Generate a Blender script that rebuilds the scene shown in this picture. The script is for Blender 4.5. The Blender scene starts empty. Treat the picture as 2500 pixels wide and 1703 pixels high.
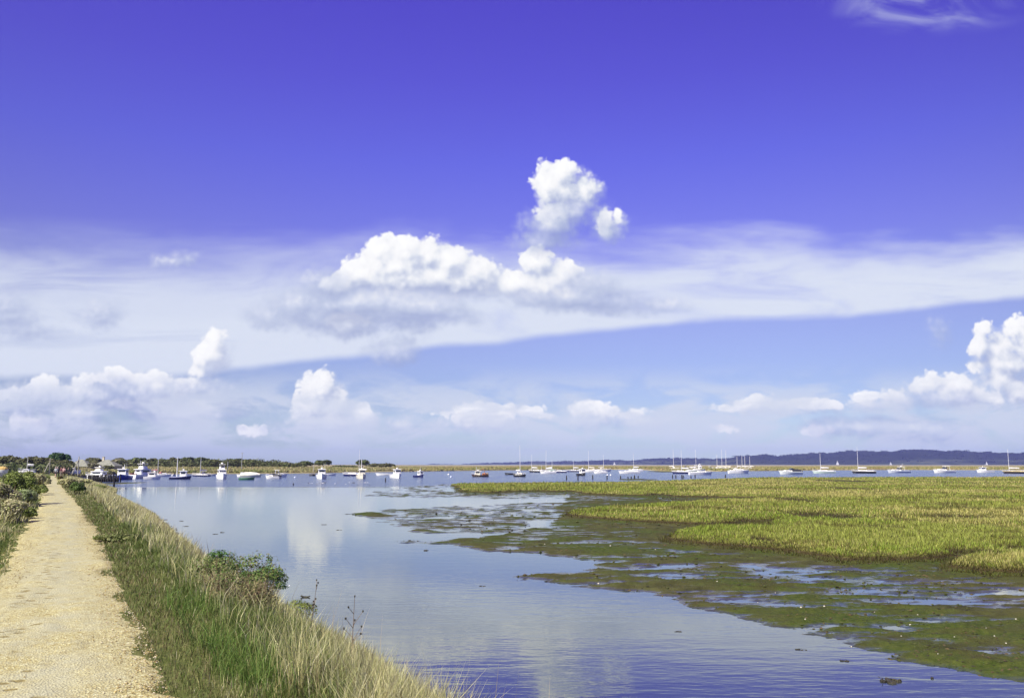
import bpy, bmesh, math, random
import numpy as np
from mathutils import Vector, Matrix, Euler
random.seed(7)
RNG = np.random.default_rng(11)
SC = bpy.context.scene
COL = SC.collection
R = math.radians

# ------------------------------------------------------------------ camera and the mapping pixel -> ground point
F, CX, CY, HOR, EYE = 1950.0, 1250.0, 851.5, 1132.0, 3.7        # water level is z = 0
PITCH = math.atan((HOR - CY) / F)
cam = bpy.data.cameras.new('camera'); camo = bpy.data.objects.new('camera', cam); COL.objects.link(camo)
cam.lens = 36 * F / 2500; cam.sensor_width = 36; cam.clip_start = 0.1; cam.clip_end = 40000
camo.location = (0, 0, EYE); camo.rotation_euler = (math.pi / 2 + PITCH, 0, 0)
SC.camera = camo
CP, SP = math.cos(PITCH), math.sin(PITCH)

def ray(px, py):
    xc = (np.asarray(px, float) - CX) / F; yc = -(np.asarray(py, float) - CY) / F
    return xc, CP - SP * yc, SP + CP * yc

def G(px, py, z=0.0):
    dx, dy, dz = ray(px, py)
    t = (z - EYE) / dz
    return dx * t, dy * t

def zat(py, Y):
    _, dy, dz = ray(0, py)
    return EYE + Y * dz / dy

def xat(px, py, Y):
    dx, dy, dz = ray(px, py)
    return Y * dx / dy

def pxscale(Y):
    return Y / F          # metres per photo pixel, roughly

# ------------------------------------------------------------------ numpy noise
def _h(ix, iy, seed):
    n = (ix.astype(np.int64) * 374761393 + iy.astype(np.int64) * 668265263 + seed * 1442695041) & 0xffffffff
    n = ((n ^ (n >> 13)) * 1274126177) & 0xffffffff
    return ((n ^ (n >> 16)) & 0xffff) / 65535.0

def vn(x, y, seed=0):
    ix, iy = np.floor(x), np.floor(y); fx, fy = x - ix, y - iy
    fx = fx * fx * (3 - 2 * fx); fy = fy * fy * (3 - 2 * fy)
    a = _h(ix, iy, seed); b = _h(ix + 1, iy, seed); c = _h(ix, iy + 1, seed); d = _h(ix + 1, iy + 1, seed)
    return (a * (1 - fx) + b * fx) * (1 - fy) + (c * (1 - fx) + d * fx) * fy

def fbm(x, y, seed=0, octv=4):
    s = 0; a = 0.5; t = 0
    for o in range(octv):
        s = s + a * vn(x * 2 ** o, y * 2 ** o, seed + o * 17); t += a; a *= 0.5
    return s / t

def sstep(a, b, x):
    t = np.clip((x - a) / (b - a), 0, 1)
    return t * t * (3 - 2 * t)

def poly_sd(X, Y, pts):
    """signed distance to a polygon, positive inside"""
    P = np.asarray(pts, float); n = len(P)
    d2 = np.full(X.shape, 1e18); ins = np.zeros(X.shape, bool)
    for i in range(n):
        ax, ay = P[i]; bx, by = P[(i + 1) % n]
        ex, ey = bx - ax, by - ay
        wx, wy = X - ax, Y - ay
        t = np.clip((wx * ex + wy * ey) / (ex * ex + ey * ey + 1e-12), 0, 1)
        qx, qy = wx - ex * t, wy - ey * t
        d2 = np.minimum(d2, qx * qx + qy * qy)
        c = ((ay > Y) != (by > Y)) & (X < (bx - ax) * (Y - ay) / (by - ay + 1e-12) + ax)
        ins ^= c
    return np.where(ins, 1, -1) * np.sqrt(d2)

# ------------------------------------------------------------------ objects
def tag(o, label=None, cat=None, group=None, kind=None):
    if label: o['label'] = label
    if cat: o['category'] = cat
    if group: o['group'] = group
    if kind: o['kind'] = kind
    return o

def empty(name, loc, rz=0.0, label=None, cat=None, group=None):
    o = bpy.data.objects.new(name, None); COL.objects.link(o)
    o.location = loc; o.rotation_euler = (0, 0, rz); o.empty_display_size = 0.3
    return tag(o, label, cat, group)

def link_mesh(name, me, material, parent=None):
    o = bpy.data.objects.new(name, me); COL.objects.link(o)
    if material:
        for m in (material if isinstance(material, (list, tuple)) else [material]):
            me.materials.append(m)
    if parent: o.parent = parent
    return o

def np_mesh(name, verts, faces, material, parent=None, cols=None, smooth=False):
    """faces: int array (n,3) or (n,4)"""
    verts = np.asarray(verts, np.float32); faces = np.asarray(faces, np.int32)
    me = bpy.data.meshes.new(name); k = faces.shape[1]
    me.vertices.add(len(verts)); me.vertices.foreach_set('co', verts.ravel())
    me.loops.add(faces.size); me.loops.foreach_set('vertex_index', faces.ravel())
    me.polygons.add(len(faces))
    me.polygons.foreach_set('loop_start', np.arange(0, faces.size, k, dtype=np.int32))
    me.polygons.foreach_set('loop_total', np.full(len(faces), k, np.int32))
    me.polygons.foreach_set('use_smooth', np.full(len(faces), smooth))
    me.update(calc_edges=True); me.validate()
    if cols is not None:
        c = np.ones((len(verts), 4), np.float32); c[:, :3] = cols
        a = me.color_attributes.new('Col', 'FLOAT_COLOR', 'POINT'); a.data.foreach_set('color', c.ravel())
    return link_mesh(name, me, material, parent)

def grid_mesh(name, X, Y, Z, material, extra=None, smooth=True):
    r, c = X.shape
    idx = np.arange(r * c).reshape(r, c)
    f = np.stack([idx[:-1, :-1], idx[:-1, 1:], idx[1:, 1:], idx[1:, :-1]], -1).reshape(-1, 4)
    o = np_mesh(name, np.stack([X, Y, Z], -1).reshape(-1, 3), f, material, cols=extra, smooth=smooth)
    return o

class MB:
    """collects simple solids and links them as ONE mesh"""
    def __init__(s): s.v = []; s.f = []
    def add(s, vs, fs):
        b = len(s.v); s.v += [tuple(v) for v in vs]; s.f += [tuple(b + i for i in f) for f in fs]; return s
    def box(s, c, d, rz=0.0, top=1.0, topx=None, shx=0.0):
        cx, cy, cz = c; x, y, z = d[0] / 2, d[1] / 2, d[2] / 2; tx = top if topx is None else topx
        pts = []
        for zz, k, kx, sh in ((-z, 1, 1, 0), (z, top, tx, shx)):
            for sx, sy in ((-1, -1), (1, -1), (1, 1), (-1, 1)):
                px, py = sx * x * kx + sh, sy * y * k
                pts.append((cx + px * math.cos(rz) - py * math.sin(rz), cy + px * math.sin(rz) + py * math.cos(rz), cz + zz))
        return s.add(pts, [(3, 2, 1, 0), (4, 5, 6, 7), (0, 1, 5, 4), (1, 2, 6, 5), (2, 3, 7, 6), (3, 0, 4, 7)])
    def tube(s, a, b, r0, r1=None, n=6):
        r1 = r0 if r1 is None else r1
        a, b = Vector(a), Vector(b); d = (b - a).normalized()
        u = d.orthogonal().normalized(); w = d.cross(u)
        pts = []
        for p, r in ((a, r0), (b, r1)):
            for i in range(n):
                t = 2 * math.pi * i / n
                pts.append(p + u * (r * math.cos(t)) + w * (r * math.sin(t)))
        fs = [(i, (i + 1) % n, n + (i + 1) % n, n + i) for i in range(n)]
        return s.add(pts, fs + [tuple(range(n - 1, -1, -1)), tuple(range(n, 2 * n))])
    def ball(s, c, rx, ry=None, rz=None, seg=8, ring=5, jit=0.0, rnd=random):
        ry = rx if ry is None else ry; rz = rx if rz is None else rz
        vs = [(c[0], c[1], c[2] - rz)]
        for i in range(1, ring):
            p = -math.pi / 2 + math.pi * i / ring
            for j in range(seg):
                t = 2 * math.pi * j / seg; k = 1 + rnd.uniform(-jit, jit)
                vs.append((c[0] + rx * math.cos(p) * math.cos(t) * k, c[1] + ry * math.cos(p) * math.sin(t) * k, c[2] + rz * math.sin(p) * k))
        vs.append((c[0], c[1], c[2] + rz)); fs = []; last = len(vs) - 1
        for j in range(seg):
            fs.append((0, 1 + (j + 1) % seg, 1 + j)); fs.append((last, last - seg + j, last - seg + (j + 1) % seg))
        for i in range(ring - 2):
            for j in range(seg):
                a = 1 + i * seg + j; b = 1 + i * seg + (j + 1) % seg
                fs.append((a, b, b + seg, a + seg))
        return s.add(vs, fs)
    def loft(s, rings, cap0=True, cap1=True, closed=True):
        n = len(rings[0]); vs = [p for r in rings for p in r]; fs = []
        for i in range(len(rings) - 1):
            for j in range(n if closed else n - 1):
                a = i * n + j; b = i * n + (j + 1) % n
                fs.append((a, b, b + n, a + n))
        if cap0: fs.append(tuple(range(n - 1, -1, -1)))
        if cap1: fs.append(tuple(range((len(rings) - 1) * n, len(rings) * n)))
        return s.add(vs, fs)
    def build(s, name, material, parent=None, smooth=False, bevel=0.0):
        me = bpy.data.meshes.new(name); me.from_pydata(s.v, [], s.f); me.update()
        bm = bmesh.new(); bm.from_mesh(me); bmesh.ops.recalc_face_normals(bm, faces=bm.faces)
        if bevel: bmesh.ops.bevel(bm, geom=list(bm.edges), offset=bevel, segments=1, affect='EDGES', clamp_overlap=True)
        bm.to_mesh(me); bm.free()
        if smooth: me.polygons.foreach_set('use_smooth', [True] * len(me.polygons))
        return link_mesh(name, me, material, parent)

# ------------------------------------------------------------------ materials
class NB:
    def __init__(s, nt): s.nt = nt
    def n(s, t, **kw):
        x = s.nt.nodes.new(t)
        for k, v in kw.items(): setattr(x, k, v)
        return x
    def put(s, sock, v):
        if v is None: return
        if hasattr(v, 'is_output'): s.nt.links.new(v, sock)
        else: sock.default_value = v
    def m(s, op, a, b=None, c=None, clamp=False):
        x = s.n('ShaderNodeMath', operation=op, use_clamp=clamp)
        for i, v in enumerate((a, b, c)): s.put(x.inputs[i], v)
        return x.outputs[0]
    def vm(s, op, a, b=None, c=None, out=0):
        x = s.n('ShaderNodeVectorMath', operation=op)
        for i, v in enumerate((a, b, c)):
            if v is not None: s.put(x.inputs[i], v)
        return x.outputs[out]
    def mr(s, v, a, b, c=0.0, d=1.0, smooth=True):
        x = s.n('ShaderNodeMapRange', interpolation_type='SMOOTHSTEP' if smooth else 'LINEAR')
        for i, q in enumerate((v, a, b, c, d)): s.put(x.inputs[i], q)
        return x.outputs[0]
    def noise(s, vec, scale, detail=3.0, rough=0.5, dist=0.0, dim='3D', out='Fac'):
        x = s.n('ShaderNodeTexNoise', noise_dimensions=dim)
        s.put(x.inputs['Vector'], vec); s.put(x.inputs['Scale'], scale); s.put(x.inputs['Detail'], detail)
        s.put(x.inputs['Roughness'], rough); s.put(x.inputs['Distortion'], dist)
        return x.outputs[out]
    def vor(s, vec, scale, feature='F1', out='Distance', detail=0.0, smooth=1.0, dim='3D', rnd=1.0):
        x = s.n('ShaderNodeTexVoronoi', feature=feature, voronoi_dimensions=dim)
        s.put(x.inputs['Vector'], vec); s.put(x.inputs['Scale'], scale)
        if 'Detail' in x.inputs: s.put(x.inputs['Detail'], detail)
        if feature == 'SMOOTH_F1': s.put(x.inputs['Smoothness'], smooth)
        s.put(x.inputs['Randomness'], rnd)
        return x.outputs[out]
    def mix(s, f, a, b, blend='MIX'):
        x = s.n('ShaderNodeMix', data_type='RGBA', blend_type=blend)
        s.put(x.inputs[0], f); s.put(x.inputs[6], a); s.put(x.inputs[7], b)
        return x.outputs[2]
    def ramp(s, fac, stops, interp='LINEAR'):
        x = s.n('ShaderNodeValToRGB'); cr = x.color_ramp; cr.interpolation = interp
        while len(cr.elements) < len(stops): cr.elements.new(0.5)
        for e, (p, c) in zip(cr.elements, stops):
            e.position = p; e.color = (*c, 1) if len(c) == 3 else c
        s.put(x.inputs[0], fac); return x.outputs[0]
    def mapping(s, vec, scale=(1, 1, 1), loc=(0, 0, 0), rot=(0, 0, 0)):
        x = s.n('ShaderNodeMapping'); s.put(x.inputs[0], vec)
        x.inputs['Scale'].default_value = scale; x.inputs['Location'].default_value = loc; x.inputs['Rotation'].default_value = rot
        return x.outputs[0]
    def bump(s, h, strength, dist=0.02, normal=None):
        x = s.n('ShaderNodeBump'); s.put(x.inputs['Height'], h); s.put(x.inputs['Strength'], strength)
        s.put(x.inputs['Distance'], dist); s.put(x.inputs['Normal'], normal); return x.outputs[0]

def new_mat(name):
    m = bpy.data.materials.new(name); m.use_nodes = True
    nt = m.node_tree; b = nt.nodes['Principled BSDF']
    return m, NB(nt), b, nt

def rgba(c): return (c[0], c[1], c[2], 1)

def pmat(name, col, rough=0.5, var=0.18, scale=2.5, spec=0.4, bump=0.0, metal=0.0):
    m, nb, b, nt = new_mat(name)
    tc = nb.n('ShaderNodeTexCoord').outputs['Object']
    n = nb.noise(tc, scale, 5, 0.6)
    dark = tuple(c * (1 - var * 1.6) for c in col); light = tuple(min(1, c * (1 + var * 0.7)) for c in col)
    nb.put(b.inputs['Base Color'], nb.ramp(n, [(0.3, dark), (0.52, col), (0.72, light)]))
    nb.put(b.inputs['Roughness'], nb.mr(n, 0.3, 0.7, rough * 0.8, min(1, rough * 1.2)))
    b.inputs['Specular IOR Level'].default_value = spec; b.inputs['Metallic'].default_value = metal
    if bump: nb.put(b.inputs['Normal'], nb.bump(nb.noise(tc, scale * 8, 4), bump, 0.02))
    return m

def leafmat(name, rough=0.65, trans=0.3, mult=1.0, spec=0.25):
    m, nb, b, nt = new_mat(name)
    at = nb.n('ShaderNodeAttribute', attribute_name='Col').outputs['Color']
    if mult != 1.0: at = nb.mix(1.0, at, (mult, mult, mult, 1), 'MULTIPLY')
    nb.put(b.inputs['Base Color'], at); b.inputs['Roughness'].default_value = rough
    b.inputs['Specular IOR Level'].default_value = spec
    tr = nb.n('ShaderNodeBsdfTranslucent'); nb.put(tr.inputs[0], at)
    mx = nb.n('ShaderNodeMixShader'); mx.inputs[0].default_value = trans
    nt.links.new(b.outputs[0], mx.inputs[1]); nt.links.new(tr.outputs[0], mx.inputs[2])
    nt.links.new(mx.outputs[0], nt.nodes['Material Output'].inputs[0])
    return m
# ------------------------------------------------------------------ light and sky
EXPO = 0.85
SUN_AZ, SUN_EL = R(-128), R(47)           # azimuth from +Y towards +X: the sun stands left and a little behind the camera
sund = Vector((math.sin(SUN_AZ) * math.cos(SUN_EL), math.cos(SUN_AZ) * math.cos(SUN_EL), math.sin(SUN_EL)))
sl = bpy.data.lights.new('sun', 'SUN'); sl.energy = 4.6; sl.angle = R(0.5); sl.color = (1.0, 0.95, 0.80)
so = bpy.data.objects.new('sun', sl); COL.objects.link(so)
so.rotation_euler = sund.to_track_quat('Z', 'Y').to_euler(); so.location = (-40, -20, 60)
vs = SC.view_settings; vs.view_transform = 'Standard'; vs.look = 'None'; vs.gamma = 1; vs.exposure = EXPO; vs.use_curve_mapping = False

def s2l(c): return tuple((q / 255 / 12.92) if q / 255 < .04045 else ((q / 255 + .055) / 1.055) ** 2.4 for q in c)
KE = 2 ** -EXPO
def skyc(r, g, b, k=1.0): return tuple(q * KE * k for q in s2l((r, g, b)))

def uvp(px, py):
    dx, dy, dz = ray(px, py)
    return float(dx / dy), float(dz / dy)

HARD = [  # bright cumulus lobes: x, y, rx, ry in photo pixels (turned into view directions)
    (1362, 432, 50, 38), (1340, 452, 40, 48), (1352, 416, 26, 22), (1396, 412, 19, 18), (1372, 470, 55, 42), (1425, 462, 34, 36), (1352, 520, 50, 34),
    (1484, 548, 22, 22), (1509, 531, 13, 16), (1476, 530, 12, 14),
    (928, 618, 42, 44), (985, 622, 50, 48), (1042, 622, 44, 52), (1100, 642, 56, 48), (1162, 668, 62, 38), (878, 668, 62, 42), (980, 682, 140, 40), (1110, 692, 110, 36), (965, 655, 110, 50), (1070, 672, 90, 44), (835, 695, 50, 28),
    (1310, 640, 44, 36), (1334, 684, 72, 42), (1250, 690, 60, 32), (1372, 672, 46, 34),
    (852, 790, 46, 26),
    (528, 826, 24, 24), (518, 860, 32, 28), (548, 815, 16, 12), (500, 884, 20, 18), (486, 908, 22, 16), (468, 934, 30, 16),
    (105, 946, 44, 28), (150, 960, 34, 16), (262, 930, 40, 14), (330, 928, 34, 18), (420, 956, 44, 16), (400, 1000, 50, 16), (290, 985, 40, 10), (30, 965, 26, 12), (212, 942, 26, 24), (236, 964, 18, 12), (298, 912, 36, 12), (374, 926, 42, 22), (352, 956, 26, 26), (376, 978, 46, 22), (176, 1002, 36, 17), (76, 1036, 44, 22), (40, 1030, 18, 16), (470, 1000, 44, 26),
    (776, 948, 42, 38), (770, 985, 48, 44), (806, 990, 44, 42), (785, 925, 22, 20), (830, 1020, 24, 16), (876, 1010, 25, 20), (622, 1048, 20, 10),
    (1148, 1006, 32, 15), (1186, 1000, 40, 18), (1228, 1004, 22, 12), (1170, 1024, 70, 18), (1092, 1010, 22, 5), (1300, 1001, 26, 9), (1334, 1010, 20, 5),
    (1440, 996, 36, 13), (1470, 1010, 44, 12), (1555, 1010, 22, 7), (1410, 1000, 22, 8), (1510, 1014, 30, 8),
    (1856, 974, 20, 8), (1828, 986, 34, 10), (1786, 994, 32, 8), (1990, 986, 56, 11), (1930, 988, 30, 9), (2118, 970, 36, 13), (2186, 974, 26, 12),
    (2250, 948, 24, 16), (2282, 938, 26, 22), (2342, 940, 38, 26), (2380, 966, 50, 22), (2396, 808, 22, 26), (2398, 842, 26, 28), (2448, 846, 36, 32), (2496, 806, 32, 30), (2462, 886, 52, 36), (2402, 890, 22, 18), (2446, 926, 44, 32), (2484, 954, 50, 34), (2420, 974, 44, 18), (2545, 850, 70, 80),
    (1756, 1044, 22, 9), (1990, 1052, 20, 8),
]
SOFT = [  # thinner, greyer cloud
    (1345, 548, 60, 40), (1325, 585, 56, 30), (1400, 520, 40, 30), (1480, 560, 26, 20),
    (860, 738, 150, 38), (1000, 750, 130, 36), (760, 770, 70, 30), (930, 770, 110, 24), (720, 735, 60, 40), (650, 768, 44, 26), (790, 700, 60, 40), (850, 792, 84, 26), (1000, 782, 60, 26), (1100, 770, 60, 16), (1390, 722, 130, 38), (1500, 738, 70, 30), (1600, 745, 55, 12), (1440, 690, 60, 26),
    (955, 862, 46, 24), (985, 856, 24, 20),
    (55, 956, 36, 18), (288, 944, 62, 26), (400, 944, 60, 22), (470, 948, 70, 22), (440, 1010, 90, 22), (200, 960, 90, 24), (330, 960, 120, 30), (150, 1030, 90, 18), (60, 1000, 60, 14), (520, 1010, 60, 12), (340, 990, 110, 10), (120, 970, 60, 10),
    (248, 762, 36, 28), (215, 768, 30, 14), (426, 632, 30, 11), (10, 748, 44, 26), (110, 814, 46, 10), (30, 790, 40, 20),
    (790, 1044, 130, 7), (1180, 1036, 90, 14), (1450, 1028, 70, 14), (1900, 992, 90, 12), (2150, 988, 66, 13), (2300, 972, 80, 22), (2100, 1040, 120, 22), (2250, 1050, 120, 30), (1560, 1030, 60, 12), (790, 1030, 80, 10), (980, 1035, 50, 14), (2290, 810, 14, 16), (560, 985, 30, 9),
]

def build_world():
    w = bpy.data.worlds.new('World'); SC.world = w; w.use_nodes = True
    nt = w.node_tree; nb = NB(nt); bg = nt.nodes['Background']
    tc = nb.n('ShaderNodeTexCoord').outputs['Generated']
    sx = nb.n('ShaderNodeSeparateXYZ'); nb.put(sx.inputs[0], tc)
    y = nb.m('MAXIMUM', sx.outputs[1], 0.02)
    u = nb.m('DIVIDE', sx.outputs[0], y); v = nb.m('DIVIDE', sx.outputs[2], y)
    cb = nb.n('ShaderNodeCombineXYZ'); nb.put(cb.inputs[0], u); nb.put(cb.inputs[1], v)
    uv = cb.outputs[0]
    front = nb.mr(sx.outputs[1], 0.05, 0.25)
    sky = nb.n('ShaderNodeTexSky', sky_type='NISHITA'); sky.sun_disc = False
    sky.sun_elevation = SUN_EL; sky.sun_rotation = SUN_AZ
    # the photograph's sky is a stronger violet blue than the model's: one tint by elevation
    rows = [(0, (.105, .169, .286), (84, 76, 200)), (200, (.12, .19, .32), (92, 88, 212)), (400, (.143, .226, .364), (103, 108, 226)), (600, (.189, .289, .436), (126, 133, 232)),
            (800, (.269, .39, .516), (154, 170, 230)), (930, (.365, .481, .533), (166, 187, 230)), (1000, (.426, .515, .49), (180, 200, 226)), (1080, (.43, .438, .343), (194, 210, 214)), (1125, (.314, .31, .243), (202, 217, 204))]
    el = nb.m('ARCSINE', sx.outputs[2])
    st = []
    for py, a, t in rows:
        dx, dy, dz = ray(1250, py); e = math.atan2(dz, dy)
        tl = skyc(*t); st.append((max(0, e) / 0.6, tuple(q / p for q, p in zip(tl, a))))
    st = sorted(st); st.append((1.0, st[-1][1]))
    # stops above 1 are kept by dividing and multiplying back
    mxv = max(max(c) for _, c in st)
    tint = nb.ramp(nb.m('DIVIDE', el, 0.6), [(p, tuple(q / mxv for q in c)) for p, c in st])
    base = nb.mix(1.0, sky.outputs[0], tint, 'MULTIPLY')
    base = nb.vm('SCALE', base); scn = nb.nt.nodes[-1]
    nb.put(scn.inputs['Scale'], nb.m('DIVIDE', 0.1 * mxv, nb.m('ADD', 1.0, nb.m('MULTIPLY', nb.m('MULTIPLY', nb.m('MINIMUM', nb.m('ABSOLUTE', u), 1.0), nb.m('MINIMUM', nb.m('ABSOLUTE', u), 1.0)), 0.5))))
    # ---- high thin veil with a sharp lower edge
    tu = nb.mr(u, -0.7, 0.7, 0, 1, smooth=False)
    fc = nb.n('ShaderNodeFloatCurve'); nb.put(fc.inputs['Value'], tu); cu = fc.mapping.curves[0]
    edge = [(-60, 925), (200, 925), (500, 914), (900, 869), (1300, 833), (1700, 786), (2100, 770), (2500, 730), (2560, 722)]
    pts = []
    for px, py in edge:
        a, b = uvp(px, py); pts.append(((a + 0.7) / 1.4, b / 0.4))
    while len(cu.points) < len(pts): cu.points.new(0.5, 0.5)
    for p, q in zip(cu.points, pts): p.location = q; p.handle_type = 'AUTO'
    fc.mapping.update()
    nzl = nb.noise(nb.mapping(uv, (5, 22, 1)), 1.0, 4, 0.55, dim='2D')
    wv = nb.m('SUBTRACT', v, nb.m('MULTIPLY', fc.outputs[0], 0.4))
    wv = nb.m('ADD', wv, nb.m('MULTIPLY', nb.m('SUBTRACT', nb.noise(uv, 9, 3, dim='2D'), 0.5), 0.012))
    thick = nb.mr(u, -0.6, 0.55, 0.215, 0.098, smooth=False)
    up = nb.m('SUBTRACT', 1.0, nb.mr(nb.m('DIVIDE', nb.m('ADD', wv, nb.m('MULTIPLY', nb.m('SUBTRACT', nzl, 0.5), 0.07)), thick), 0.45, 1.02))
    lo = nb.mr(wv, -0.003, 0.010)
    nz2 = nb.noise(nb.mapping(uv, (3.2, 17, 1), (3, 1, 0), (0, 0, -0.10)), 1.0, 5, 0.6, 0.6, dim='2D')
    lo2 = nb.m('MULTIPLY', nb.mr(wv, 0.0, 0.09, 0.45, 0.0), nb.mr(u, 0.1, -0.5, 0.35, 1.0))
    ci = nb.m('MULTIPLY', nb.m('MULTIPLY', up, lo), nb.m('ADD', nb.m('MINIMUM', nb.m('ADD', nb.mr(nz2, 0.26, 0.56, 0.46, 0.88), lo2), 0.96), 0.0))
    # faint upper wisps
    nz3 = nb.noise(nb.mapping(uv, (2.2, 12, 1), (7, 4, 0), (0, 0, 0.12)), 1.0, 5, 0.55, 0.5, dim='2D')
    wi = nb.m('MULTIPLY', nb.mr(nz3, 0.42, 0.72, 0, 0.5), nb.m('MULTIPLY', nb.mr(v, 0.18, 0.24), nb.m('SUBTRACT', 1.0, nb.mr(v, 0.25, 0.325))))
    a, b = uvp(2260, 18)
    wl = nb.vm('LENGTH', nb.vm('MULTIPLY_ADD', uv, (7.5, 26, 0), (-a * 7.5, -b * 26, 0)), out=1)
    wtop = nb.m('MULTIPLY', nb.m('SUBTRACT', 1.0, nb.mr(wl, 0.1, 1.2)), nb.mr(nb.noise(nb.mapping(uv, (9, 20, 1)), 1.0, 5, 0.6, 0.5, dim='2D'), 0.35, 0.75, 0, 0.5))
    veil = nb.m('MULTIPLY', nb.m('MAXIMUM', nb.m('MAXIMUM', ci, wi), wtop), front)
    base = nb.mix(veil, base, rgba(skyc(224, 231, 245)))
    # ---- cumulus
    def field(vec, blobs, k):
        acc = None
        for px, py, rx, ry in blobs:
            a, b = uvp(px, py); ix, iy = F / rx, F / ry
            l = nb.vm('LENGTH', nb.vm('MULTIPLY_ADD', vec, (ix, iy, 0), (-a * ix, -b * iy, 0)), out=1)
            d = nb.m('MULTIPLY_ADD', l, (rx * ry) ** 0.5 / F, -(rx * ry) ** 0.5 / F)
            acc = d if acc is None else nb.m('SMOOTH_MIN', acc, d, k)
        return acc
    def detail(vec):
        b1 = nb.vor(vec, 36, 'SMOOTH_F1', detail=0, smooth=0.5, dim='2D')
        b2 = nb.vor(vec, 92, 'SMOOTH_F1', detail=0, smooth=0.4, dim='2D')
        b3 = nb.vor(vec, 215, 'F1', detail=0, dim='2D')
        n1 = nb.noise(vec, 24, 7, 0.58, dim='2D')
        s_ = nb.m('MULTIPLY', nb.m('SUBTRACT', b1, 0.42), 0.9)
        s_ = nb.m('MULTIPLY_ADD', nb.m('SUBTRACT', b2, 0.40), 0.85, s_)
        s_ = nb.m('MULTIPLY_ADD', nb.m('SUBTRACT', b3, 0.40), 0.26, s_)
        return nb.m('MULTIPLY_ADD', nb.m('SUBTRACT', n1, 0.5), 1.15, s_)
    wob = nb.noise(uv, 14, 3, 0.5, dim='2D', out='Color')
    vecw = nb.vm('MULTIPLY_ADD', nb.vm('SUBTRACT', wob, (0.5, 0.5, 0.5)), (0.020, 0.012, 0), uv)
    LD = (-0.0105, 0.0165, 0)
    vecl = nb.vm('ADD', vecw, LD); uvl = nb.vm('ADD', uv, LD)
    d0 = detail(nb.vm('MULTIPLY_ADD', nb.vm('SUBTRACT', nb.noise(uv, 60, 2, 0.5, dim='2D', out='Color'), (0.5, 0.5, 0.5)), (0.008, 0.008, 0), uv))
    dl = detail(nb.vm('MULTIPLY_ADD', nb.vm('SUBTRACT', nb.noise(uvl, 60, 2, 0.5, dim='2D', out='Color'), (0.5, 0.5, 0.5)), (0.008, 0.008, 0), uvl))
    # bright cumulus
    hf = nb.m('MULTIPLY_ADD', d0, 0.0095, nb.m('SUBTRACT', field(vecw, HARD, 0.010), 0.0030))
    hfl = nb.m('MULTIPLY_ADD', dl, 0.0095, nb.m('SUBTRACT', field(vecl, HARD, 0.010), 0.0030))
    grad = nb.m('SUBTRACT', hfl, hf)
    fuzz = nb.mr(grad, -0.014, 0.010, 0.017, 0.0030, smooth=False)
    ha = nb.n('ShaderNodeMapRange', interpolation_type='SMOOTHSTEP')
    nb.put(ha.inputs[0], hf); nb.put(ha.inputs[1], fuzz); nb.put(ha.inputs[2], nb.m('MULTIPLY', fuzz, -1.0)); nb.put(ha.inputs[3], 0.0); nb.put(ha.inputs[4], 1.0)
    hs = nb.m('MULTIPLY_ADD', grad, 27.0, 0.40, clamp=True)
    hcol = nb.ramp(hs, [(0.0, skyc(176, 186, 218)), (0.30, skyc(205, 212, 232)), (0.55, skyc(236, 239, 246)), (0.72, skyc(250, 250, 252)), (1.0, skyc(255, 255, 255, 1.03))])
    base = nb.mix(nb.m('MULTIPLY', ha.outputs[0], front), base, hcol)
    # soft grey layer hanging under and in front of it
    sf = nb.m('MULTIPLY_ADD', d0, 0.0120, field(vecw, SOFT, 0.012))
    sfl = nb.m('MULTIPLY_ADD', dl, 0.0120, field(vecl, SOFT, 0.012))
    sa = nb.mr(sf, 0.018, -0.013, 0, 0.76)
    ss = nb.m('MULTIPLY_ADD', nb.m('SUBTRACT', sfl, sf), 19.0, 0.24, clamp=True)
    scol = nb.ramp(ss, [(0.0, skyc(162, 174, 212)), (0.40, skyc(188, 198, 226)), (0.70, skyc(214, 220, 239)), (1.0, skyc(244, 245, 249))])
    base = nb.mix(nb.m('MULTIPLY', sa, front), base, scol)
    # low puffs fading into the haze over the horizon
    pf = nb.noise(nb.mapping(uv, (11, 30, 1), (2, 9, 0)), 1.0, 6, 0.58, 0.3, dim='2D')
    pm = nb.m('MULTIPLY', nb.mr(pf, 0.34, 0.60, 0, 0.80), nb.m('MULTIPLY', nb.mr(v, 0.0, 0.03), nb.m('SUBTRACT', 1.0, nb.mr(v, 0.07, 0.13))))
    base = nb.mix(nb.m('MULTIPLY', pm, front), base, rgba(skyc(217, 224, 238)))
    nb.put(bg.inputs[0], base); bg.inputs[1].default_value = 1.0
    w.cycles.sampling_method = 'MANUAL'; w.cycles.sample_map_resolution = 512
build_world()
HAZE_D = 8e-5; DENOISE = True
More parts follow.
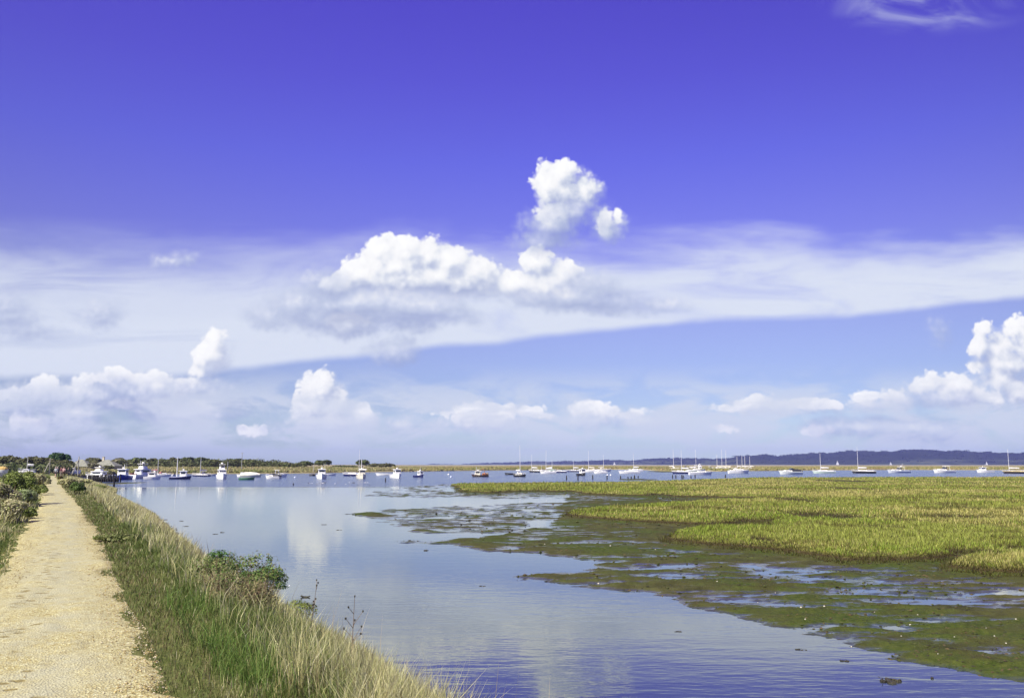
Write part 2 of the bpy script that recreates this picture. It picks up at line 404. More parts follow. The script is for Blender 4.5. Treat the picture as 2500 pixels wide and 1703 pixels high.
# ------------------------------------------------------------------ ground materials
def mud_material():
    m, nb, b, nt = new_mat('tidal_mud')
    tc = nb.n('ShaderNodeTexCoord').outputs['Object']
    sx = nb.n('ShaderNodeSeparateXYZ'); nb.put(sx.inputs[0], tc)
    flat = nb.mapping(tc, (1, 1, 0.3))
    n1 = nb.noise(flat, 0.16, 6, 0.62); n2 = nb.noise(flat, 1.1, 6, 0.65); n3 = nb.noise(flat, 7.0, 4, 0.6)
    brown = nb.ramp(n2, [(0.3, (0.032, 0.033, 0.011)), (0.5, (0.056, 0.056, 0.018)), (0.72, (0.092, 0.086, 0.032))])
    green = nb.ramp(n3, [(0.3, (0.026, 0.042, 0.007)), (0.6, (0.058, 0.074, 0.014)), (0.8, (0.088, 0.100, 0.022))])
    g = nb.m('ADD', nb.m('MULTIPLY', n1, 0.8), nb.m('MULTIPLY', n2, 0.45))
    col = nb.mix(nb.mr(g, 0.55, 0.73), brown, green)
    col = nb.mix(nb.mr(nb.noise(flat, 22, 3), 0.60, 0.72, 0, 0.55), col, (0.030, 0.028, 0.016, 1))
    earth = nb.ramp(n2, [(0.3, (0.028, 0.021, 0.009)), (0.7, (0.062, 0.046, 0.020))])
    col = nb.mix(nb.mr(sx.outputs[2], 0.10, 0.20), col, earth)
    col = nb.mix(nb.mr(sx.outputs[2], 0.20, 0.30), col, nb.ramp(n2, [(0.3, (0.09, 0.095, 0.020)), (0.7, (0.17, 0.17, 0.04))]))
    nb.put(b.inputs['Base Color'], col)
    wet = nb.m('ADD', sx.outputs[2], nb.m('MULTIPLY', nb.m('SUBTRACT', nb.noise(nb.mapping(tc, (0.8, 2.6, 0.3)), 1.0, 5, 0.65), 0.5), 0.11))
    nb.put(b.inputs['Roughness'], nb.mr(wet, 0.012, 0.050, 0.10, 0.85))
    b.inputs['IOR'].default_value = 1.40
    nb.put(b.inputs['Specular IOR Level'], nb.mr(wet, 0.012, 0.050, 0.8, 0.12))
    nb.put(b.inputs['Normal'], nb.bump(nb.m('ADD', n3, nb.noise(flat, 30, 3)), nb.mr(wet, 0.012, 0.06, 0.06, 0.7), 0.03))
    return m

def soil_material(name, cols, scale=1.2):
    m, nb, b, nt = new_mat(name)
    tc = nb.n('ShaderNodeTexCoord').outputs['Object']
    n1 = nb.noise(tc, 0.25 * scale, 5, 0.6); n2 = nb.noise(tc, 4 * scale, 6, 0.65)
    mid = nb.ramp(nb.m('ADD', nb.m('MULTIPLY', n1, 0.6), nb.m('MULTIPLY', n2, 0.4)), [(0.32, cols[0]), (0.5, cols[1]), (0.68, cols[2])])
    nb.put(b.inputs['Base Color'], mid); b.inputs['Roughness'].default_value = 0.95; b.inputs['Specular IOR Level'].default_value = 0.1
    nb.put(b.inputs['Normal'], nb.bump(n2, 0.8, 0.08))
    return m

def path_material():
    m, nb, b, nt = new_mat('gravel_path')
    tc = nb.n('ShaderNodeTexCoord').outputs['Object']
    at = nb.n('ShaderNodeAttribute', attribute_name='Col')
    ac = nb.n('ShaderNodeSeparateColor'); nb.put(ac.inputs[0], at.outputs['Color'])
    across = ac.outputs[0]
    v1 = nb.vor(tc, 55, out='Color'); v1d = nb.vor(tc, 55)
    vs_ = nb.n('ShaderNodeSeparateColor'); nb.put(vs_.inputs[0], v1)
    v2 = nb.vor(tc, 130, out='Color'); v2s = nb.n('ShaderNodeSeparateColor'); nb.put(v2s.inputs[0], v2)
    big = nb.noise(tc, 0.9, 5, 0.6); mid = nb.noise(tc, 3.5, 5, 0.65)
    gold = nb.ramp(vs_.outputs[0], [(0.0, (0.25, 0.185, 0.075)), (0.25, (0.36, 0.285, 0.125)), (0.6, (0.45, 0.38, 0.185)), (0.9, (0.54, 0.48, 0.27)), (1.0, (0.68, 0.63, 0.40))])
    grey = nb.ramp(v2s.outputs[0], [(0.0, (0.34, 0.305, 0.20)), (0.5, (0.40, 0.365, 0.25)), (1.0, (0.47, 0.435, 0.31))])
    # the trodden strips are packed and greyer than the loose edges
    tr = nb.ramp(across, [(0.0, (0, 0, 0)), (0.18, (0.35,) * 3), (0.34, (0.85,) * 3), (0.62, (1.0,) * 3), (0.82, (0.6,) * 3), (0.94, (0.0,) * 3), (1.0, (0, 0, 0))])
    f = nb.m('MULTIPLY', tr, nb.mr(nb.m('ADD', nb.m('MULTIPLY', big, 0.6), nb.m('MULTIPLY', mid, 0.5)), 0.38, 0.68))
    col = nb.mix(f, gold, grey)
    pit = nb.mr(nb.noise(nb.mapping(tc, (1, 1, 1)), 9, 5, 0.7), 0.66, 0.74, 0, 0.7)
    col = nb.mix(pit, col, (0.16, 0.105, 0.045, 1))
    col = nb.mix(nb.mr(big, 0.55, 0.75, 0, 0.35), col, (0.40, 0.31, 0.11, 1))
    dv = nb.vor(nb.mapping(tc, (3.2, 5.5, 1), rot=(0, 0, 0.52)), 1.0, dim='2D')
    band = nb.m('MULTIPLY', nb.mr(across, 0.22, 0.32), nb.m('SUBTRACT', 1.0, nb.mr(across, 0.50, 0.60)))
    dm = nb.m('MULTIPLY', nb.m('MULTIPLY', nb.mr(nb.m('ADD', dv, nb.m('MULTIPLY', nb.noise(tc, 22, 4), 0.35)), 0.42, 0.30), band), nb.mr(big, 0.42, 0.55, 0.1, 0.85))
    col = nb.mix(dm, col, (0.21, 0.155, 0.055, 1))
    col = nb.mix(1.0, col, (0.91, 0.97, 0.91, 1), 'MULTIPLY')
    nb.put(b.inputs['Base Color'], col); b.inputs['Roughness'].default_value = 0.95; b.inputs['Specular IOR Level'].default_value = 0.15
    h = nb.m('SUBTRACT', nb.m('ADD', nb.m('MULTIPLY', v1d, 1.0), nb.m('MULTIPLY', mid, 0.8)), nb.m('MULTIPLY', dm, 1.2))
    nb.put(b.inputs['Normal'], nb.bump(h, 0.55, 0.018))
    return m

def water_material():
    m, nb, b, nt = new_mat('harbour_water')
    tc = nb.n('ShaderNodeTexCoord').outputs['Object']
    sx = nb.n('ShaderNodeSeparateXYZ'); nb.put(sx.inputs[0], tc)
    # a breeze ruffles the open channel further out, the creek in the lee of the bank is nearly still
    edge = nb.m('ADD', sx.outputs[1], nb.m('MULTIPLY', nb.m('SUBTRACT', nb.noise(nb.mapping(tc, (0.012, 0.05, 1)), 1.0, 4), 0.5), 60))
    ruf = nb.mr(edge, 128, 148)
    gust = nb.mr(nb.noise(nb.mapping(tc, (0.05, 0.25, 1)), 1.0, 4, 0.6), 0.36, 0.62)
    near = nb.mr(nb.m('ADD', sx.outputs[1], nb.m('MULTIPLY', gust, 8)), 14, 30, 1.0, 0.0)
    w1 = nb.noise(nb.mapping(tc, (0.7, 2.4, 1), rot=(0, 0, 0.15)), 1.0, 3, 0.55)
    w2 = nb.noise(nb.mapping(tc, (2.6, 8.0, 1), rot=(0, 0, -0.1)), 1.0, 3, 0.5)
    amp = nb.m('ADD', nb.m('ADD', 0.0042, nb.m('MULTIPLY', ruf, nb.m('MULTIPLY_ADD', gust, 0.10, 0.12))), nb.m('MULTIPLY', near, nb.m('MULTIPLY_ADD', gust, 0.012, 0.003)))
    h = nb.m('ADD', nb.m('MULTIPLY', w1, 1.0), nb.m('MULTIPLY', w2, 0.30))
    nrm = nb.n('ShaderNodeBump'); nb.put(nrm.inputs['Height'], nb.m('MULTIPLY', h, amp)); nrm.inputs['Strength'].default_value = 1.0; nrm.inputs['Distance'].default_value = 1.0
    gl = nb.n('ShaderNodeBsdfGlossy'); gl.inputs['Color'].default_value = (0.98, 1.0, 0.90, 1); nb.put(gl.inputs['Roughness'], nb.m('MULTIPLY_ADD', ruf, 0.10, 0.018))
    # near water: fixed normal tilt put in to mirror higher, darker sky
    lean = nb.n('ShaderNodeCombineXYZ'); nb.put(lean.inputs[1], nb.m('MULTIPLY', nb.mr(sx.outputs[1], 10, 23, 1.0, 0.0), -0.034))
    nz_ = nb.vm('NORMALIZE', nb.vm('ADD', nrm.outputs[0], lean.outputs[0]))
    nb.put(gl.inputs['Normal'], nz_)
    b.inputs['Base Color'].default_value = (0.030, 0.045, 0.060, 1); b.inputs['Roughness'].default_value = 0.5; b.inputs['Specular IOR Level'].default_value = 0.0
    shal = nb.mr(nb.noise(nb.mapping(tc, (0.03, 0.08, 1)), 1.0, 4), 0.40, 0.70)
    nb.put(b.inputs['Base Color'], nb.mix(ruf, nb.mix(shal, (0.022, 0.030, 0.048, 1), (0.045, 0.056, 0.056, 1)), (0.060, 0.095, 0.18, 1)))
    lw = nb.n('ShaderNodeFresnel'); lw.inputs['IOR'].default_value = 1.33; nb.put(lw.inputs['Normal'], nz_)
    fac = nb.m('ADD', nb.m('MULTIPLY', lw.outputs[0], 0.88), 0.21, clamp=True)
    fac = nb.m('MULTIPLY', fac, nb.m('SUBTRACT', 1.0, nb.m('MULTIPLY', ruf, 0.15)))
    mx = nb.n('ShaderNodeMixShader'); nb.put(mx.inputs[0], fac)
    nt.links.new(b.outputs[0], mx.inputs[1]); nt.links.new(gl.outputs[0], mx.inputs[2])
    nt.links.new(mx.outputs[0], nt.nodes['Material Output'].inputs[0])
    return m

M_LEAF = leafmat('leaves'); M_GRASS = leafmat('grass_blades', 0.6, 0.35)
M_MUD = mud_material()
M_SOIL = soil_material('bank_soil', [(0.050, 0.062, 0.016), (0.085, 0.098, 0.028), (0.14, 0.135, 0.050)])
M_FARSOIL = soil_material('shore_turf', [(0.15, 0.14, 0.065), (0.235, 0.205, 0.105), (0.33, 0.285, 0.16)], 0.12)
M_BARK = pmat('bark', (0.11, 0.085, 0.06), 0.9, 0.35, 6, 0.2, 0.6)
M_WOOD = pmat('weathered_wood', (0.075, 0.062, 0.05), 0.85, 0.35, 8, 0.2, 0.5)
M_POLE = pmat('pale_pole', (0.46, 0.43, 0.34), 0.75, 0.2, 5, 0.3)
M_STONE = pmat('dark_stone', (0.055, 0.05, 0.038), 0.8, 0.4, 9, 0.3, 0.6)
M_PALE = pmat('pale_stone', (0.62, 0.58, 0.48), 0.8, 0.2, 9, 0.3)
M_WEED = pmat('seaweed_dark', (0.040, 0.036, 0.018), 0.6, 0.4, 12, 0.4, 0.8)

# ------------------------------------------------------------------ water
wm = MB(); wm.add([(-7000, -600, 0), (7000, -600, 0), (7000, 7200, 0), (-7000, 7200, 0)], [(0, 1, 2, 3)])
tag(wm.build('water', water_material()), kind='structure')

# ------------------------------------------------------------------ mudflat and salt marsh (one terrain sheet, finer near the eye)
def P2(pts, z=0.03): return [tuple(float(q) for q in G(x, y, z)) for x, y in pts]
MUD_A = P2([(880, 1320), (1060, 1328), (1110, 1340), (1160, 1347), (1290, 1352), (1340, 1361), (1395, 1373), (1402, 1383), (1370, 1390), (1260, 1393), (1080, 1401), (1290, 1422), (1390, 1433), (1490, 1448), (1560, 1455), (1640, 1489), (1764, 1506), (1915, 1533), (2044, 1579), (2205, 1614), (2367, 1651), (2500, 1683), (2800, 1750), (3400, 1690), (3400, 1168), (1500, 1190), (1400, 1200), (1330, 1240), (1340, 1262), (1300, 1285), (1200, 1302), (1090, 1313)])
MUD_B = P2([(860, 1256), (905, 1243), (1000, 1236), (1250, 1226), (1400, 1221), (1560, 1216), (1560, 1240), (1450, 1262), (1350, 1275), (1320, 1300), (1090, 1309), (930, 1300), (905, 1282)])
MUD_C = P2([(805, 1211), (900, 1196), (1040, 1181), (1130, 1176), (1135, 1197), (1400, 1198), (1650, 1211), (1560, 1219), (1250, 1218), (1000, 1216)])
MUD_D = P2([(831, 1253), (900, 1247), (960, 1252), (982, 1259), (950, 1263), (880, 1261)])
MARSH = P2([(1113, 1181), (1121, 1199), (1200, 1201), (1290, 1197), (1400, 1198), (1430, 1204), (1640, 1211), (1800, 1213), (1930, 1216), (1800, 1220), (1700, 1223), (1600, 1229), (1500, 1238), (1420, 1247), (1362, 1255), (1480, 1266), (1600, 1273), (1740, 1278), (1880, 1271), (1800, 1281), (1690, 1294), (1645, 1305), (1618, 1314), (1700, 1323), (1800, 1333), (1900, 1341), (2000, 1353), (2060, 1362), (2200, 1362), (2300, 1357), (2420, 1349), (2360, 1364), (2322, 1380), (2400, 1390), (2500, 1394), (2900, 1402), (3400, 1330), (3400, 1166), (2500, 1164), (1850, 1166), (1700, 1171), (1500, 1177.5), (1300, 1178.5)], 0.2)
PUD = [  # shallow hollows that hold water: x, y, half width, half height (photo pixels), depth
    (1300, 1305, 215, 3, .07), (1750, 1388, 260, 9, .055), (1560, 1380, 120, 8, .05), (1980, 1418, 95, 5, .055), (2330, 1450, 130, 14, .05), (1750, 1456, 110, 8, .055), (1860, 1468, 120, 8, .055), (2010, 1452, 60, 7, .06),
    (2260, 1472, 150, 8, .055), (2225, 1542, 26, 8, .07), (2350, 1580, 42, 9, .07), (2460, 1602, 50, 12, .07), (2130, 1534, 60, 6, .05), (1680, 1525, 60, 6, .04), (1610, 1475, 60, 10, .07), (2000, 1530, 60, 5, .05), (2150, 1395, 200, 8, .05), (2060, 1385, 60, 5, .05), (1620, 1345, 90, 6, .04), (1350, 1285, 60, 8, .045), (1300, 1315, 40, 4, .04),
    (2450, 1440, 90, 7, .05), (1450, 1318, 60, 5, .04), (1560, 1206, 60, 3, .06), (1440, 1213, 60, 3, .07), (2280, 1508, 40, 4, .05), (2440, 1535, 50, 5, .05), (1900, 1500, 60, 5, .045)]
POOLS = [(2312, 1231, 34, 9.6), (2020, 1254, 86, 9.6), (1950, 1218, 46, 5.6), (1620, 1206, 34, 6.4), (2400, 1209, 30, 6.4), (1845, 1268, 34, 8.0), (2330, 1256, 92, 6.4), (2130, 1203, 16, 4.0), (2320, 1175, 28, 4.0), (2060, 1172, 57, 3.2), (2200, 1263, 34, 6.4), (2150, 1282, 46, 6.4), (1860, 1310, 34, 8.0), (2360, 1338, 46, 9.6), (2480, 1330, 46, 11.2), (2420, 1279, 46, 6.4), (2080, 1190, 46, 4.0), (2250, 1160, 46, 3.2)]

def ell(X, Y, px, py, rx, ry, z=0.03):
    ax, ay = G(px, py, z); bx, _ = G(px + rx, py, z); _, ty = G(px, py - ry, z); _, by_ = G(px, py + ry, z)
    hx = abs(bx - ax); hy = 0.5 * abs(ty - by_)
    return np.exp(-(((X - ax) / hx) ** 2 + ((Y - ay) / hy) ** 2) ** 1.3)

def marsh_h(X, Y):
    wob = (fbm(X * 0.35, Y * 0.35, 40, 4) - 0.5) * np.clip(Y * 0.035, 0.8, 5.0)
    sd = poly_sd(X, Y, MARSH) + wob
    pool = np.zeros(X.shape)
    for q in POOLS: pool = np.maximum(pool, ell(X, Y, *q, z=0.4))
    return sd, pool

def flat_height(X, Y):
    k = np.clip(Y / 45, 0.6, 3.0)
    wob = (fbm(X * 0.5, Y * 0.25, 3, 5) - 0.5) * 1.6 * k
    sa = poly_sd(X, Y, MUD_A) + wob
    sb = poly_sd(X, Y, MUD_B) + wob * 1.5; sc_ = poly_sd(X, Y, MUD_C) + wob * 1.5; sd_ = poly_sd(X, Y, MUD_D) + wob * 0.6
    h = np.full(X.shape, -0.25)
    h = np.maximum(h, -0.25 + 0.315 * sstep(-1.2, 1.4, sa))
    h = np.maximum(h, -0.25 + 0.262 * sstep(-1.5, 2.5, sb))
    h = np.maximum(h, -0.25 + 0.258 * sstep(-1.5, 4.0, sc_))
    h = np.maximum(h, -0.25 + 0.33 * sstep(-1.0, 1.2, sd_))
    for px, py, rx, ry, dp in PUD: h -= ell(X, Y, px, py, rx * 1.5, ry * 2.0) * dp * (h > -0.15) * 0.62
    fx = np.clip(25 / Y, 0.1, 1)
    n = (fbm(X * 0.35, Y * 0.8, 9, 4) - 0.5) * 0.09 + (fbm(X * 0.8, Y * 2.9, 12, 4) - 0.5) * 0.22
    n += (vn(X * 5, Y * 5, 21) - 0.5) * 0.022 * fx + (vn(X * 13, Y * 13, 22) - 0.5) * 0.014 * fx * fx
    h = h + n * np.where(h > -0.12, 1, 0.3)
    sm, pool = marsh_h(X, Y)
    top = 0.34 + (fbm(X * 0.3, Y * 0.3, 50, 4) - 0.5) * 0.12 - pool * 0.26
    e = sstep(-0.25, 0.45, sm)
    return h * (1 - e) + np.maximum(top, 0.03) * e

rows = np.concatenate([np.arange(1176, 1260, 0.9), np.arange(1260, 1420, 1.5), np.arange(1420, 1790, 2.2)])
rows = np.concatenate([np.linspace(1156.5, 1176, 26)[:-1], rows])[::-1]
cols_ = np.concatenate([np.arange(680, 2560, 2.0), np.arange(2560, 3500, 9)])
PX, PY = np.meshgrid(cols_, rows)
TX, TY = G(PX, PY, 0.0)
o = grid_mesh('mudflat', TX, TY, flat_height(TX, TY), M_MUD)
tag(o, kind='structure')

# ------------------------------------------------------------------ sea bank with the path: (t along, s to the right of the path edge)
ZP = 2.0
def zpath(t): return ZP - 0.55 * sstep(45, 130, np.asarray(t, float))
_vx, _vy, _ = ray(118, HOR); _n = math.hypot(float(_vx), float(_vy)); DX, DY = float(_vx) / _n, float(_vy) / _n
NX, NY = DY, -DX
_p = G(424, 1703, ZP); P0 = (float(_p[0]), float(_p[1]))
def ST(t, s): return P0[0] + DX * t + NX * s, P0[1] + DY * t + NY * s
def to_st(x, y):
    a, b = x - P0[0], y - P0[1]; return a * DX + b * DY, a * NX + b * NY
def px_st(px, py, dz=0.0):
    z = ZP
    for _ in range(12):
        x, y = G(px, py, z + dz); t, s = to_st(x, y); z = float(zpath(t))
    return float(t), float(s)
_re = sorted(px_st(*q) for q in [(424, 1703), (367, 1545), (314, 1475), (279, 1401), (250, 1307), (212, 1255), (190, 1220), (171, 1206), (156, 1188), (141, 1168)])
_le = sorted(px_st(*q) for q in [(0, 1384), (17, 1346), (42, 1297), (72, 1255), (92, 1230), (94, 1202), (112, 1168)])
W0 = 1.75
RT, RS = np.array([-12] + [q[0] for q in _re] + [200]), np.array([0] + [q[1] for q in _re] + [_re[-1][1]])
LT, LS = np.array([-12, 4] + [q[0] for q in _le] + [200]), np.array([-W0 - .1, -W0 - .1] + [q[1] for q in _le] + [_le[-1][1]])
_ft = sorted(to_st(*[float(q) for q in G(x, y, 0)]) for x, y in [(1075, 1703), (985, 1652), (895, 1600), (815, 1552)])
FOOT = float(np.mean([q[1] for q in _ft])) - 0.40
print('path edges', [(round(a, 1), round(b, 2)) for a, b in _re], [(round(a, 1), round(b, 2)) for a, b in _le], 'foot', _ft)
def foot_s(t):
    t = np.asarray(t, float)
    return FOOT + 0.5 * (fbm(t * 0.25, t * 0 + 3.3, 5, 3) - 0.5) + 3.0 * sstep(20, 60, t) * 0.5 + 2.0 * sstep(95, 125, t)
def bank_z(t, s):
    zp = zpath(t); rs = np.interp(t, RT, RS); ls = np.interp(t, LT, LS); fs = foot_s(t)
    k = np.clip((s - rs - 0.7) / (fs - rs - 0.7), 0, 2.5)
    zr = zp - zp * (0.34 * k + 0.66 * k ** 1.6)
    zl = zp - 0.05 - 0.25 * sstep(0.5, 4, ls - s) + 0.25 * (fbm(t * 0.3, s * 0.3, 8, 3) - 0.5) * sstep(0.3, 2, ls - s)
    z = np.where(s > rs + 0.7, zr, np.where(s < ls, zl, zp - 0.02))
    return np.maximum(z, -0.6) + (fbm(t * 1.3, s * 1.3, 77, 4) - 0.5) * 0.10 * sstep(0.1, 0.8, np.maximum(s - rs, ls - s))
tt = np.concatenate([np.arange(-10, 30, 0.25), np.arange(30, 80, 0.6), np.arange(80, 215, 1.5)])
ss = np.concatenate([[-140, -90, -60, -40, -28, -20, -15], np.arange(-12, 8, 0.2), np.arange(8, 14, 0.8)])
S_, T_ = np.meshgrid(ss, tt)
BX, BY = ST(T_, S_)
tag(grid_mesh('ground', BX, BY, bank_z(T_, S_), M_SOIL), kind='structure')

# gravel path: a sheet a little above the bank, with ragged edges
tt = np.concatenate([np.arange(-9, 30, 0.06), np.arange(30, 60, 0.2), np.arange(60, 172, 0.8)])
aa = np.linspace(0, 1, 41); T_, A_ = np.meshgrid(tt, aa, indexing='ij')
er = np.interp(tt, RT, RS) + 0.02 + (fbm(tt * 2.2, tt * 0, 31, 4) - 0.5) * 0.42; elf = np.interp(tt, LT, LS) + (fbm(tt * 2.2, tt * 0 + 9, 33, 4) - 0.5) * 0.40
S_ = elf[:, None] * (1 - A_) + er[:, None] * A_
PXX, PYY = ST(T_, S_)
PZ = zpath(T_) + 0.012 + 0.03 * np.sin(A_ * math.pi) - 0.02 + (fbm(T_ * 1.1, S_ * 2.5, 60, 4) - 0.5) * 0.05 + (fbm(T_ * 9, S_ * 9, 61, 3) - 0.5) * 0.018
PZ -= 0.03 * sstep(0.9, 1.0, A_) + 0.03 * sstep(0.1, 0.0, A_)
acol = np.stack([A_, A_, A_], -1).reshape(-1, 3)
tag(grid_mesh('path', PXX, PYY, PZ, path_material(), extra=acol), kind='structure')

# loose stones on the path
def scatter_octa(name, pos, size, cols, material, kind, flat=0.6, label=None, cat=None, emb=0.25):
    n = len(pos); rnd = RNG.random((n, 6)) * 0.7 + 0.65
    ang = RNG.random(n) * 6.283; ca, sa = np.cos(ang), np.sin(ang)
    base = np.array([(1, 0, 0), (0, 1, 0), (-1, 0, 0), (0, -1, 0), (0, 0, 1), (0, 0, -1)], float)
    V = base[None] * rnd[:, :, None] * size[:, None, None]; V[:, :, 2] *= flat
    X = V[:, :, 0] * ca[:, None] - V[:, :, 1] * sa[:, None]; Y = V[:, :, 0] * sa[:, None] + V[:, :, 1] * ca[:, None]
    V = np.stack([X, Y, V[:, :, 2]], -1) + pos[:, None, :]; V[:, :, 2] += (size * flat * emb)[:, None]
    f = np.array([(0, 1, 4), (1, 2, 4), (2, 3, 4), (3, 0, 4), (1, 0, 5), (2, 1, 5), (3, 2, 5), (0, 3, 5)])
    Fc = (f[None] + (np.arange(n) * 6)[:, None, None]).reshape(-1, 3)
    o = np_mesh(name, V.reshape(-1, 3), Fc, material, cols=np.repeat(cols, 6, 0), smooth=False)
    return tag(o, label, cat, kind=kind)

n = 20000; t = -5 + 30 * RNG.random(n) ** 1.8; a = RNG.random(n)
a = np.where(RNG.random(n) < 0.6, np.where(RNG.random(n) < 0.6, 1 - 0.2 * a ** 1.5, 0.3 * a), a)
rs = np.interp(t, RT, RS) - .02; ls = np.interp(t, LT, LS) - .05; s = ls * (1 - a) + rs * a
x, y = ST(t, s); z = zpath(t) + 0.0
pal = np.array([(0.50, 0.43, 0.22), (0.40, 0.31, 0.12), (0.58, 0.52, 0.34), (0.29, 0.22, 0.09), (0.20, 0.15, 0.07), (0.44, 0.39, 0.28)])
scatter_octa('gravel', np.stack([x, y, z + 0.012], -1), 0.0035 + 0.009 * RNG.random(n) ** 2.5, pal[RNG.integers(0, 6, n)], leafmat('gravel_stones', 0.9, 0.0), 'stuff')
# ------------------------------------------------------------------ grass
def blades(name, pos, h, w, lean, col, material, two=True, kind='stuff', parent=None, tipcol=None):
    """pos (n,3); h,w,lean (n); bent blades as one mesh"""
    n = len(pos); ang = RNG.random(n) * 6.2832; la = RNG.random(n) * 6.2832
    wx, wy = np.cos(ang) * w * 0.5, np.sin(ang) * w * 0.5
    lx, ly = np.cos(la) * lean * h, np.sin(la) * lean * h
    z0 = np.zeros(n)
    b0 = pos + np.stack([-wx, -wy, z0], -1); b1 = pos + np.stack([wx, wy, z0], -1)
    tip = pos + np.stack([lx, ly, h * np.sqrt(np.clip(1 - 0.6 * lean ** 2, 0.2, 1))], -1)
    if two:
        mid = pos + np.stack([lx * 0.3, ly * 0.3, h * 0.55], -1)
        m0 = mid + np.stack([-wx * .8, -wy * .8, z0], -1); m1 = mid + np.stack([wx * .8, wy * .8, z0], -1)
        V = np.stack([b0, b1, m1, m0, tip], 1).reshape(-1, 3); k = 5
        f = np.array([(0, 1, 2), (0, 2, 3), (3, 2, 4)])
    else:
        V = np.stack([b0, b1, tip], 1).reshape(-1, 3); k = 3; f = np.array([(0, 1, 2)])
    Fc = (f[None] + (np.arange(n) * k)[:, None, None]).reshape(-1, 3)
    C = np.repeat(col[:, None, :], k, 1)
    C[:, :2] *= np.array([0.55, 0.48, 0.50]) if two else np.array([0.85, 0.82, 0.8])        # brown stem bases, with shade low in the grass painted into the colour
    return tag(np_mesh(name, V, Fc, material, parent, cols=C.reshape(-1, 3)), kind=kind)

def pick(pal, n, var=0.2):
    pal = np.array(pal); c = pal[RNG.integers(0, len(pal), n)]
    return c * (1 + (RNG.random((n, 1)) - 0.5) * 2 * var)

STRAW = [(0.54, 0.51, 0.23), (0.63, 0.60, 0.31), (0.45, 0.43, 0.18), (0.38, 0.41, 0.15), (0.60, 0.58, 0.35)]
GREEN = [(0.135, 0.190, 0.040), (0.17, 0.225, 0.055), (0.105, 0.155, 0.034), (0.21, 0.245, 0.075)]
OLIVE = [(0.16, 0.205, 0.048), (0.20, 0.24, 0.062), (0.125, 0.18, 0.040), (0.26, 0.275, 0.095)]
BROWN = [(0.20, 0.165, 0.075), (0.15, 0.125, 0.055), (0.27, 0.22, 0.11)]

